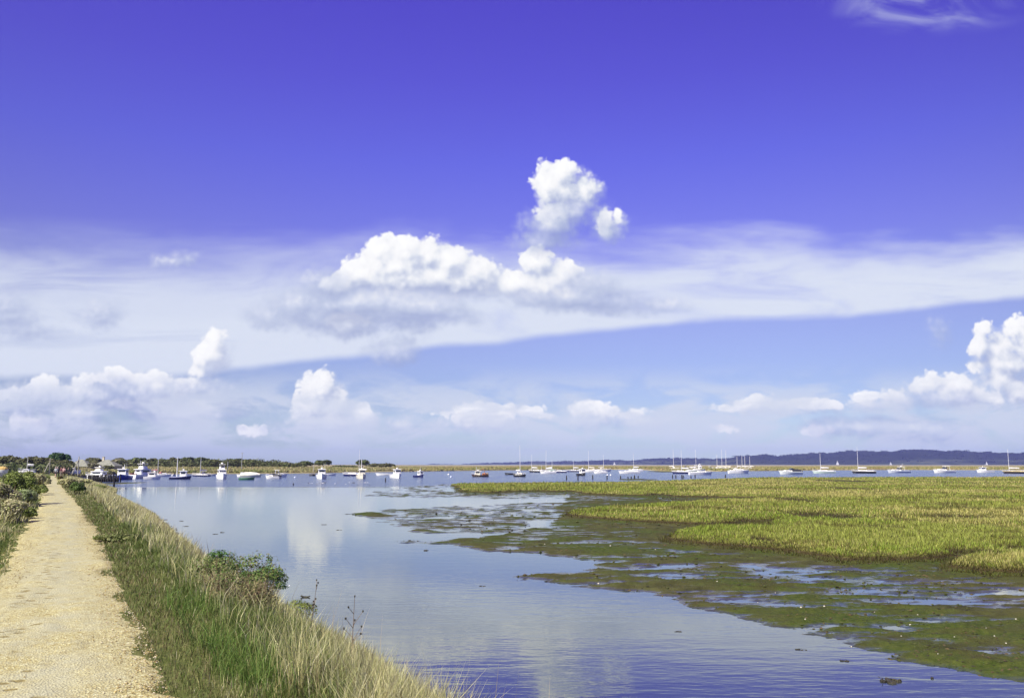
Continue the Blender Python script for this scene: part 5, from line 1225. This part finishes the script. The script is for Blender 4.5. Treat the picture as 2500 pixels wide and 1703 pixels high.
# --- right group
boat('cruiser', 1930, 1157, 53, 178, 'white motor cruiser with black canopy, leftmost of the right-hand boats', (.72, .76, .72), WHITE, L=8.4, cover=BLACK, h=1.15)
boat('yacht', 2011, 1154.6, 47, 178, 'pale green-white yacht with single mast right of the black canopied cruiser', GREENW, WHITE, mpx=2004, mtop=1105, L=9.0, h=.95)
boat('yacht', 2108, 1154.8, 49, 176, 'black hulled yacht with white deck and tallest mast on the right', BLACK, WHITE, mpx=2096, mtop=1090, L=9.2, h=.95, strip=(.7, .68, .6))
boat('cruiser', 2194, 1153.5, 52, 178, 'grey-white motorboat with radar arch right of the black yacht', (.66, .70, .74), WHITE, L=9.4, h=1.1, extra='arch')
boat('cruiser', 2305, 1153.5, 50, 178, 'white cruiser with raised hard top and windscreen, second from the right-hand pair', WHITE, WHITE, L=9.0, h=1.25, extra='hard')
boat('fishing', 2405, 1152.6, 44, 178, 'white boat with small wheelhouse and black outboard, left of the brown hull', WHITE, WHITE, L=7.4, h=.92, strip=GREYW)
boat('yacht', 2482, 1155.2, 78, 178, 'dark brown hull with yellow deck cut by the right edge of the picture', (.05, .035, .025), YELLOW, mpx=2465, mtop=1096, L=11.0, h=.7, strip=YELLOW)
# boats ashore on the left
def ashore(kind, px, z0, Y, *a, **k):
    o = boat(kind, px, 1160, 20, *a, **k); o.location = (xat(px, 1150, Y), Y, z0); o['group'] = 'boats laid up ashore'; return o
ashore('yacht', 65, 1.75, 170, 195, 'white boat with short mast laid up ashore left of the path', WHITE, WHITE, L=3.2, mpx=65, mtop=1131, mr=.05)
ashore('open', 180, 1.45, 210, 10, 'white open boat ashore below the leaning hoist pole', WHITE, L=3.6, extra='console')
ashore('cover', 8, 1.75, 185, 10, 'boat under an orange cover at the left edge of the picture', WHITE, L=2.2, cover=(.50, .34, .10))
ashore('dinghy', -1, 1.8, 130, 10, 'white upturned-looking dinghy by the orange cover', WHITE, L=2.4)
# distant sails on the strait
for px, py, hh, lab in [(1500, 1133.2, 8, 'bright white sail on the strait above the middle yachts'), (2045, 1133.0, 11, 'tallest distant white sail right of the green-white yacht'), (2175, 1133.0, 8, 'distant white sail left of the arch motorboat'), (2409, 1133.0, 9, 'distant white sail above the outboard wheelhouse boat')]:
    Y = 2600.0; x = xat(px, 1132, Y); H = hh * Y / F + .6
    root = empty('distant_sailboat', (x, Y, 0), R(12), lab, 'sailboat', 'sailing boats far out on the strait')
    hull(root, H * .8, H * .24, .9, WHITE)
    mast(root, 0, .8, H, .08)
    for nm, pts in (('mainsail', [(-.1, 1.3), (-H * .36, 1.4), (-.1, H * .98)]), ('jib', [(.15, H * .85), (H * .36, 1.0), (.0, 1.2)])):
        P = [(q[0], .0, q[1]) for q in pts]; Q = [(q[0] * 1.0, .12, q[1]) for q in pts]
        MB().add(P + Q, [(0, 1, 2), (5, 4, 3), (0, 3, 4, 1), (1, 4, 5, 2), (2, 5, 3, 0)]).build(nm, paint(WHITE, .8), root)
# ------------------------------------------------------------------ posts, jetty, buoys
M_PILE = pmat('wet_pile', (0.028, 0.026, 0.022), 0.7, 0.35, 7, 0.3, 0.5); M_BUOY = pmat('buoy_white', (0.85, 0.85, 0.85), 0.35, .05); M_BUOYP = pmat('buoy_pale', (0.75, 0.8, 0.95), 0.4, .05)
def post(px, py, hpx, label, group, rpx=1.6, lean=0.0, z=0.0, mat=None):
    x, y = (float(q) for q in G(px, py, z)); s = y / F
    root = empty('wooden_post', (x, y, z), 0, label, 'post', group)
    r = rpx * s; h = hpx * s
    MB().tube((0, 0, -.4), (lean * h, 0, h), r, r * .85, 8).build('pile', mat or M_PILE, root)
    MB().tube((lean * h, 0, h), (lean * h * 1.02, 0, h + r * .9), r * .86, r * .35, 8).build('cap', mat or M_PILE, root)
GP = 'wooden stakes in the channel'
for px, py, h, lab in [(941, 1176, 9, 'dark stake left of the white cabin cruiser with twin windows'), (1281, 1163, 7, 'dark stake between the black gaff boat and the ketch'), (1383, 1171, 10, 'dark stake below the mastless boat with dark bottom'), (1411, 1172, 13, 'dark stake at the bow of the black boat with white cabin'),
                       (1447, 1169, 9, 'dark stake right of the black boat with white cabin'), (1482, 1170, 9, 'dark stake below the two white buoys'), (1515, 1169, 7, 'first stump of the row below the long low yacht'), (1534, 1170, 6, 'leaning second stump of the row below the long low yacht'),
                       (1541, 1168, 5, 'short third stump of the row below the long low yacht'), (1549, 1168, 7, 'thick fourth stump of the row below the long low yacht'), (1558, 1166, 4, 'low last stump of the row below the long low yacht'),
                       (1642, 1167, 7, 'leftmost of the stakes below the blue hulled yacht'), (1650, 1167, 7, 'second of the stakes below the blue hulled yacht'), (1665, 1168, 8, 'thickest of the stakes below the blue hulled yacht'), (1669, 1167, 6, 'thin stake beside the thickest below the blue hulled yacht'),
                       (1687, 1166, 4, 'short stake left of the one by the longest yacht'), (1697, 1166, 7, 'stake in front of the longest white yacht'), (1771, 1165, 6, 'lone stake at the marsh edge left of the large plain white yacht'), (716, 1184, 4, 'small dark stake standing in the still creek')]:
    post(px, py, h, lab, GP, 1.3 if 'thin' in lab else 1.9 if 'thick' in lab else 1.5, -.15 if 'leaning' in lab else 0.02)
for px, py, lab in [(1095, 1159, 'round white buoy left of the rusty fishing boat'), (1101, 1165, 'pale buoy low in the water left of the rusty fishing boat'), (1483, 1160.5, 'left white buoy of the pair above a dark stake'), (1491, 1160.5, 'right white buoy of the pair above a dark stake'), (720, 1166, 'tiny pale buoy in the ruffled channel')]:
    x, y = (float(q) for q in G(px, py, 0)); s = y / F
    root = empty('mooring_buoy', (x, y, 0), 0, lab, 'buoy', 'mooring buoys')
    MB().ball((0, 0, 1.2 * s), 2.2 * s, None, 2.0 * s, 10, 7).build('float', M_BUOYP if 'pale' in lab else M_BUOY, root, smooth=True)
    MB().tube((0, 0, 2.8 * s), (0, 0, 4.2 * s), .35 * s, .3 * s, 6).build('mooring_eye', M_ALU, root)

# jetty: deck on piles with a hand rail
JY = 168.0
jx0, jx1 = xat(213, 1165, JY), xat(293, 1165, JY)
jet = empty('jetty', ((jx0 + jx1) / 2, JY, 0), R(2), 'dark timber jetty with hand rail and piles left of the bright blue boat', 'jetty')
Lj = jx1 - jx0
dkm = MB()
for i in range(26): dkm.box((-Lj / 2 + (i + .5) * Lj / 26, 0, .62), (Lj / 26 * .9, 1.5, .07))
dkm.build('deck', M_WOOD, jet)
rnd = random.Random(4)
for i in range(15):
    for sy in (-.75, .75):
        xx = -Lj / 2 + (i + .5) * Lj / 15; hh = rnd.uniform(.9, 1.75) if i > 5 else 1.45
        MB().tube((xx, sy, -.5), (xx + rnd.uniform(-.06, .06), sy, hh), .13, .11, 7).build('pile', M_PILE, jet)
for z in (1.42, 1.02):
    MB().box((-Lj * .16, -.76, z), (Lj * .62, .07, .09)).build('rail', M_WOOD, jet)
for c in [(Lj * .02, -.3, .95), (Lj * .10, .2, .9)]: pass
post(278, 1187, 21, 'tall dark pile standing in front of the jetty with its reflection', 'piles beside the jetty', 2.4)
post(247, 1180, 6, 'stub of a pile in the mud left of the tall pile', 'piles beside the jetty', 2.0)

# braced poles and hoist by the path
def pole(px, ptop, Y, z0, label, brace=None, name='utility_pole', r=.11, cat='pole', mat=None, cross=None):
    x = xat(px, 1135, Y); h = zat(ptop, Y) - z0
    root = empty(name, (x, Y, z0), 0, label, cat)
    MB().tube((0, 0, -.3), (0, 0, h), r, r * .8, 8).build('shaft', mat or M_POLE, root)
    if brace:
        bx0, by0, bx1, by1 = brace
        MB().tube((xat(bx0, 1135, Y) - x, -.05, zat(by0, Y) - z0), (xat(bx1, 1135, Y) - x, -.6, max(zat(by1, Y) - z0, -.2)), r * .8, r * .8, 7).build('brace', mat or M_POLE, root)
    if cross: MB().tube((-cross, 0, h - .25), (cross, 0, h - .25), r * .5, r * .5, 6).build('crossarm', mat or M_POLE, root)
pole(121.5, 1117, 178, 1.45, 'pale braced pole left of the walkers, in front of the thorn trees', (120, 1129, 114, 1151))
pole(191.5, 1114, 182, 1.45, 'hoist of an upright and a leaning pole in front of the bungalow', (191, 1122, 181, 1157), 'boat_hoist', .12, 'hoist')
pole(590, 1104, 330, 1.0, 'thin grey flagpole rising above the dome-shaped tree', None, 'flagpole', .13, 'flagpole', pmat('grey_pole', (.34, .35, .36), .6, .1), .5)
pole(766, 1134, 318, 1.0, 'short pale post on the far bank left of the mushroom shaped tree', None, 'marker_post', .14, 'post')

# ------------------------------------------------------------------ people on the path
M_SKIN = pmat('skin', (0.55, 0.36, 0.26), 0.6, .06)
def skinmesh(name, pts, edges, rad, material, parent, root=0, sub=1):
    me = bpy.data.meshes.new(name); me.from_pydata(pts, edges, []); me.update()
    o = link_mesh(name, me, material, parent)
    o.modifiers.new('Skin', 'SKIN'); sv = me.skin_vertices[0].data
    for i, r in enumerate(rad): sv[i].radius = (r, r) if not isinstance(r, tuple) else r
    sv[root].use_root = True
    s = o.modifiers.new('Sub', 'SUBSURF'); s.levels = sub; s.render_levels = sub
    return o
def person(px, pyfeet, Y, hgt, face, label, top, legs, hair, shorts=False, stride=.22, seed=0, dz=0.0):
    k = hgt / 1.75; t, s = to_st(xat(px, 1150, Y), Y); z = float(bank_z(np.array([t]), np.array([s]))[0]) + dz
    root = empty('person', (xat(px, 1150, Y), Y, z), face, label, 'person', 'people walking on the path'); root.scale = (k, k, k)
    sgn = 1 if seed % 2 else -1; st = stride
    # joints; the person faces +Y before turning
    J = {'pel': (0, 0, .95), 'wst': (0, .0, 1.10), 'chs': (0, .01, 1.32), 'nek': (0, .02, 1.50), 'hd0': (0, .03, 1.60), 'hd1': (0, .03, 1.72), 'nose': (0, .125, 1.635),
         'shl': (-.19, .0, 1.43), 'shr': (.19, .0, 1.43), 'ell': (-.25, -.05 * sgn, 1.16), 'elr': (.25, .05 * sgn, 1.16), 'wrl': (-.25, .10 * sgn, .93), 'wrr': (.25, -.02 * sgn + .06, .93),
         'hpl': (-.10, 0, .90), 'hpr': (.10, 0, .90), 'knl': (-.105, st * .55 * sgn + .04, .50), 'knr': (.105, -st * .4 * sgn + .05, .50), 'anl': (-.105, st * sgn, .09), 'anr': (.105, -st * sgn, .09 + .05), 'tol': (-.12, st * sgn + .19, .04), 'tor': (.12, -st * sgn + .18, .03)}
    names = list(J); E = [('pel', 'wst'), ('wst', 'chs'), ('chs', 'nek'), ('nek', 'hd0'), ('hd0', 'hd1'), ('hd0', 'nose'), ('chs', 'shl'), ('chs', 'shr'), ('shl', 'ell'), ('shr', 'elr'), ('ell', 'wrl'), ('elr', 'wrr'), ('pel', 'hpl'), ('pel', 'hpr'), ('hpl', 'knl'), ('hpr', 'knr'), ('knl', 'anl'), ('knr', 'anr'), ('anl', 'tol'), ('anr', 'tor')]
    rad = {'pel': .135, 'wst': .125, 'chs': .145, 'nek': .055, 'hd0': .085, 'hd1': .09, 'nose': .018, 'shl': .07, 'shr': .07, 'ell': .045, 'elr': .045, 'wrl': .03, 'wrr': .03, 'hpl': .09, 'hpr': .09, 'knl': .062, 'knr': .062, 'anl': .042, 'anr': .042, 'tol': .035, 'tor': .035}
    pts = [J[q] for q in names]; rd = [rad[q] for q in names]; ed = [(names.index(a), names.index(b)) for a, b in E]
    for side, wr in ((-1, 'wrl'), (1, 'wrr')):
        w = Vector(J[wr]); pi = len(pts); pts.append(tuple(w + Vector((0, .02, -.07)))); rd.append(.03); ed.append((names.index(wr), pi))
        for f_, (dy, ln) in enumerate(((-.030, .085), (-.010, .095), (.010, .09), (.028, .07))):
            i0 = len(pts); pts.append(tuple(w + Vector((0, .02 + dy, -.11)))); rd.append(.010); pts.append(tuple(w + Vector((-side * .02, .03 + dy, -.11 - ln)))); rd.append(.008); ed += [(pi, i0), (i0, i0 + 1)]
        i0 = len(pts); pts.append(tuple(w + Vector((-side * .01, .065, -.075)))); rd.append(.011); pts.append(tuple(w + Vector((-side * .02, .085, -.12)))); rd.append(.009); ed += [(pi, i0), (i0, i0 + 1)]
    skinmesh('body', pts, ed, rd, M_SKIN, root)
    def sub(nm, keys, ed2, grow, mat, rt):
        ks = list(keys); skinmesh(nm, [J[q] for q in ks], [(ks.index(a), ks.index(b)) for a, b in ed2], [rad[q] + grow for q in ks], mat, root, ks.index(rt))
    J['nk2'] = (0, .015, 1.46); rad['nk2'] = .06; J['wl2'] = tuple(Vector(J['wrl']) * .88 + Vector(J['ell']) * .12); J['wr2'] = tuple(Vector(J['wrr']) * .88 + Vector(J['elr']) * .12); rad['wl2'] = rad['wr2'] = .034
    sub('jacket', ['pel', 'wst', 'chs', 'nk2', 'shl', 'shr', 'ell', 'elr', 'wl2', 'wr2'], [('pel', 'wst'), ('wst', 'chs'), ('chs', 'nk2'), ('chs', 'shl'), ('chs', 'shr'), ('shl', 'ell'), ('shr', 'elr'), ('ell', 'wl2'), ('elr', 'wr2')], .022, paint(top, .85), 'wst')
    J['al2'] = tuple(Vector(J['knl']) * (.85 if shorts else .08) + Vector(J['anl' if not shorts else 'hpl']) * (.15 if shorts else .92)); J['ar2'] = tuple(Vector(J['knr']) * (.85 if shorts else .08) + Vector(J['anr' if not shorts else 'hpr']) * (.15 if shorts else .92)); rad['al2'] = rad['ar2'] = .07 if shorts else .05
    ks = ['pel', 'hpl', 'hpr'] + ([] if shorts else ['knl', 'knr']) + ['al2', 'ar2']
    eds = [('pel', 'hpl'), ('pel', 'hpr')] + ([('hpl', 'al2'), ('hpr', 'ar2')] if shorts else [('hpl', 'knl'), ('hpr', 'knr'), ('knl', 'al2'), ('knr', 'ar2')])
    sub('shorts' if shorts else 'trousers', ks, eds, .018, paint(legs, .85), 'pel')
    sh = MB()
    for a_, b_ in (('anl', 'tol'), ('anr', 'tor')): sh.loft([[(J[a_][0] + (J[b_][0] - J[a_][0]) * q + math.cos(i * math.pi / 4) * .055 * k2, J[a_][1] - .06 + (J[b_][1] - J[a_][1] + .10) * q, J[b_][2] + .012 + math.sin(i * math.pi / 4) * .05 * k2) for i in range(8)] for q, k2 in ((0, .8), (.3, 1.05), (.75, .9), (1, .5))])
    sh.build('shoes', paint(DKGREY, .7), root)
    MB().ball((0, .005, 1.735), .108, .118, .085, 10, 6).build('hair', paint(hair, .9), root, smooth=True)
    ey = MB()
    for sx2 in (-.035, .035): ey.ball((sx2, .108, 1.665), .012, .008, .010, 6, 4)
    ey.build('eyes', paint((.03, .02, .02), .3), root)
    MB().box((0, .105, 1.585), (.045, .012, .010)).build('mouth', paint((.40, .16, .14), .6), root)
    ea = MB()
    for sx2 in (-.098, .098): ea.ball((sx2, .02, 1.64), .014, .022, .032, 6, 4)
    ea.build('ears', M_SKIN, root)
person(136.5, 1165, 137, 1.78, R(180), 'walker in a pale grey top and dark shorts with bare legs, walking towards us', (.42, .44, .46), (.03, .03, .04), (.50, .48, .46), True, seed=1)
person(141.0, 1160, 146, 1.78, R(175), 'walker in black partly hidden behind the one in a pale grey top', (.035, .035, .05), (.04, .04, .05), (.45, .42, .40), seed=2)
person(149.5, 1162, 150, 1.66, R(170), 'walker in a dark maroon jacket', (.13, .035, .05), (.20, .15, .13), (.08, .05, .03), seed=3)
person(156.0, 1160, 150, 1.76, R(190), 'walker in a pink and cream top with brown trousers', (.66, .42, .38), (.11, .06, .04), (.12, .07, .05), seed=4)
person(167.0, 1158, 158, 1.70, R(180), 'walker in dark clothes furthest right of the group', (.025, .025, .03), (.03, .03, .03), (.25, .2, .15), seed=5)

# ------------------------------------------------------------------ floating weed, stones on the mud, wading birds
def lump(name, px, py, w, hgt, mat, label, cat, group, seed=0, flat=True, z=0.0):
    x, y = (float(q) for q in G(px, py, z)); s = y / F; rnd = random.Random(seed); W = w * s / 2; m = MB()
    for i in range(11):
        a = rnd.uniform(-1, 1); r = W * rnd.uniform(.12, .34) * (1.1 - abs(a) * .6)
        m.ball((a * W * .85, rnd.uniform(-.5, .5) * W * .7, rnd.uniform(-.1, .1) * hgt), r, r * rnd.uniform(.7, 1.6), hgt * rnd.uniform(.35, .8), 7, 4, .25, rnd)
    for i in range(7):
        a = rnd.uniform(0, 6.28); b = (rnd.uniform(-.7, .7) * W, rnd.uniform(-.5, .5) * W, hgt * .3)
        m.tube(b, (b[0] + math.cos(a) * W * .35, b[1] + math.sin(a) * W * .35, hgt * rnd.uniform(.2, 1.1)), hgt * .10, hgt * .04, 4)
    o = m.build(name, mat, None); o.location = (x, y, z); return tag(o, label, cat, group)
GW = 'clumps of weed floating in the creek'
for i, (px, py, w, hh, lab) in enumerate([(2170, 1662, 66, .06, 'large brown weed clump floating at the bottom right corner'), (2065, 1612, 34, .025, 'thin strung-out weed clump left above the large brown one'), (1955, 1585, 28, .025, 'flat dark weed clump below the mud edge, right of centre'), (1655, 1541, 18, .02, 'small weed clump below the mud point'),
        (1178, 1430, 16, .025, 'weed clump floating off the tip of the lower mud point'), (1040, 1343, 12, .05, 'weed clump below the tip of the upper mud point'), (790, 1280, 16, .03, 'weed clump in the white cloud reflection, left of two'), (828, 1293, 16, .03, 'weed clump in the white cloud reflection, right of two'),
        (404, 1268, 14, .03, 'weed clump near the bank, first of the little group, leftmost'), (443, 1271, 13, .03, 'weed clump near the bank, upper right of the little group'), (453, 1284, 15, .03, 'weed clump near the bank, lowest of the little group'), (526, 1303, 13, .03, 'weed clump right of the little group by the bank, left of a pair'), (542, 1299, 11, .05, 'weed clump right of the little group by the bank, right of a pair'),
        (2276, 1655, 10, .04, 'tiny weed fleck right of the large brown clump')]):
    lump('seaweed_clump', px, py, w, hh, M_WEED, lab, 'seaweed', GW, i)
x, y = (float(q) for q in G(746, 1457, 0)); dw = empty('driftwood', (x, y, 0), R(-4), 'curved dark driftwood stick floating beside the shrubs', 'driftwood')
MB().tube((-.14, 0, .035), (-.05, 0, .01), .02, .024, 7).tube((-.05, 0, .01), (.07, 0, .012), .024, .022, 7).tube((.07, 0, .012), (.13, 0, .035), .022, .014, 7).build('stick', M_WEED, dw)
MB().tube((-.10, 0, .02), (-.12, .02, .075), .008, .005, 5).build('twig', M_WEED, dw)
x, y = (float(q) for q in G(705, 1432, 0)); fe = empty('floating_feather', (x, y, 0.01), R(60), 'white feather floating right of the tall sprig', 'feather')
MB().loft([[(-.05 + .1 * q, math.cos(i * math.pi / 3) * .018 * k2, .012 + .03 * q + math.sin(i * math.pi / 3) * .005) for i in range(6)] for q, k2 in ((0, .3), (.3, 1), (.7, .9), (1, .2))]).build('vane', M_BUOY, fe)
MB().tube((-.08, 0, .008), (.03, 0, .03), .003, .002, 5).build('quill', M_POLE, fe)
mud_l = [(1956, 1484, 10), (1966, 1513, 8), (2012, 1477, 8), (2222, 1519, 9), (2240, 1496, 6), (2408, 1534, 8), (2428, 1553, 7), (1751, 1419, 7), (1893, 1440, 5), (2456, 1566, 7), (1292, 1347, 8), (1214, 1345, 8), (1380, 1418, 6), (1461, 1418, 9), (1899, 1527, 8), (2135, 1491, 5), (2330, 1552, 6), (2078, 1568, 6), (2200, 1548, 5), (1850, 1462, 6), (2290, 1600, 6), (2345, 1530, 5), (1490, 1330, 6), (1330, 1328, 5), (1600, 1340, 5), (2480, 1512, 7)]
for i, (px, py, w) in enumerate(mud_l):
    x, y = (float(q) for q in G(px, py, .08)); s = y / F * .62; rnd = random.Random(i); m = MB()
    m.ball((0, 0, w * s * .18), w * s * .42, w * s * .36, w * s * .3, 8, 5, .22, rnd); m.ball((w * s * .25, .02, w * s * .08), w * s * .22, w * s * .2, w * s * .16, 7, 4, .2, rnd)
    o = m.build('pale_stone', M_PALE, None); o.location = (x, y, float(flat_height(np.array([x]), np.array([y]))[0])); tag(o, 'small pale stone or shell lying on the dark mud', 'stone', 'pale stones scattered on the mud')
def bird(px, py, hpx, seed):
    x, y = (float(q) for q in G(px, py, 0)); s = y / F; h = hpx * s; rnd = random.Random(seed); c = -1 if rnd.random() < .5 else 1
    root = empty('wading_bird', (x, y, 0), R(rnd.uniform(-30, 30)), 'small wading bird standing in the shallows', 'bird', 'wading birds in the shallows below the cream boat')
    body = [((-.34, .62), .03), ((-.22, .66), .10), ((0, .66), .15), ((.18, .72), .11), ((.26, .84), .06), ((.30, .93), .075), ((.36, .95), .05), ((.40, .945), .02), ((.52, .93), .012)]
    MB().loft([[(c * p[0] * h, math.cos(i * math.pi / 3) * r * h * .8, p[1] * h + math.sin(i * math.pi / 3) * r * h) for i in range(6)] for p, r in body]).build('body', paint(rnd.choice([(.10, .09, .08), (.30, .28, .25), (.7, .7, .68)]), .8), root)
    lg = MB()
    for d in (-.04, .04): lg.tube((0, d * h, .55 * h), (.03 * h * c, d * h, .28 * h), .018 * h, .014 * h, 5).tube((.03 * h * c, d * h, .28 * h), (0, d * h, -.05 * h), .014 * h, .012 * h, 5)
    lg.build('legs', paint((.12, .08, .05), .7), root)
rb = random.Random(9)
for i in range(26):
    bird(rb.uniform(748, 800) if i < 12 else rb.uniform(806, 902), rb.uniform(1181, 1187), rb.uniform(4.5, 6.5), i)

# ------------------------------------------------------------------ the air between here and the hills
mh, nb, b, nt = new_mat('sea_haze'); nt.nodes.remove(b)
pv = nb.n('ShaderNodeVolumePrincipled'); pv.inputs['Color'].default_value = (0.36, 0.42, 1.0, 1); pv.inputs['Density'].default_value = HAZE_D; pv.inputs['Anisotropy'].default_value = 0.0
nt.links.new(pv.outputs[0], nt.nodes['Material Output'].inputs['Volume'])
hz = MB().box((0, 3400, 64), (14400, 8200, 138)).build('haze', mh); tag(hz, kind='stuff')

# ------------------------------------------------------------------ render settings
cy = SC.cycles
cy.max_bounces = 6; cy.diffuse_bounces = 2; cy.glossy_bounces = 3; cy.transmission_bounces = 2; cy.volume_bounces = 0; cy.transparent_max_bounces = 6
cy.use_adaptive_sampling = True; cy.adaptive_threshold = 0.01; cy.adaptive_min_samples = 16
cy.caustics_reflective = False; cy.caustics_refractive = False
cy.use_denoising = DENOISE
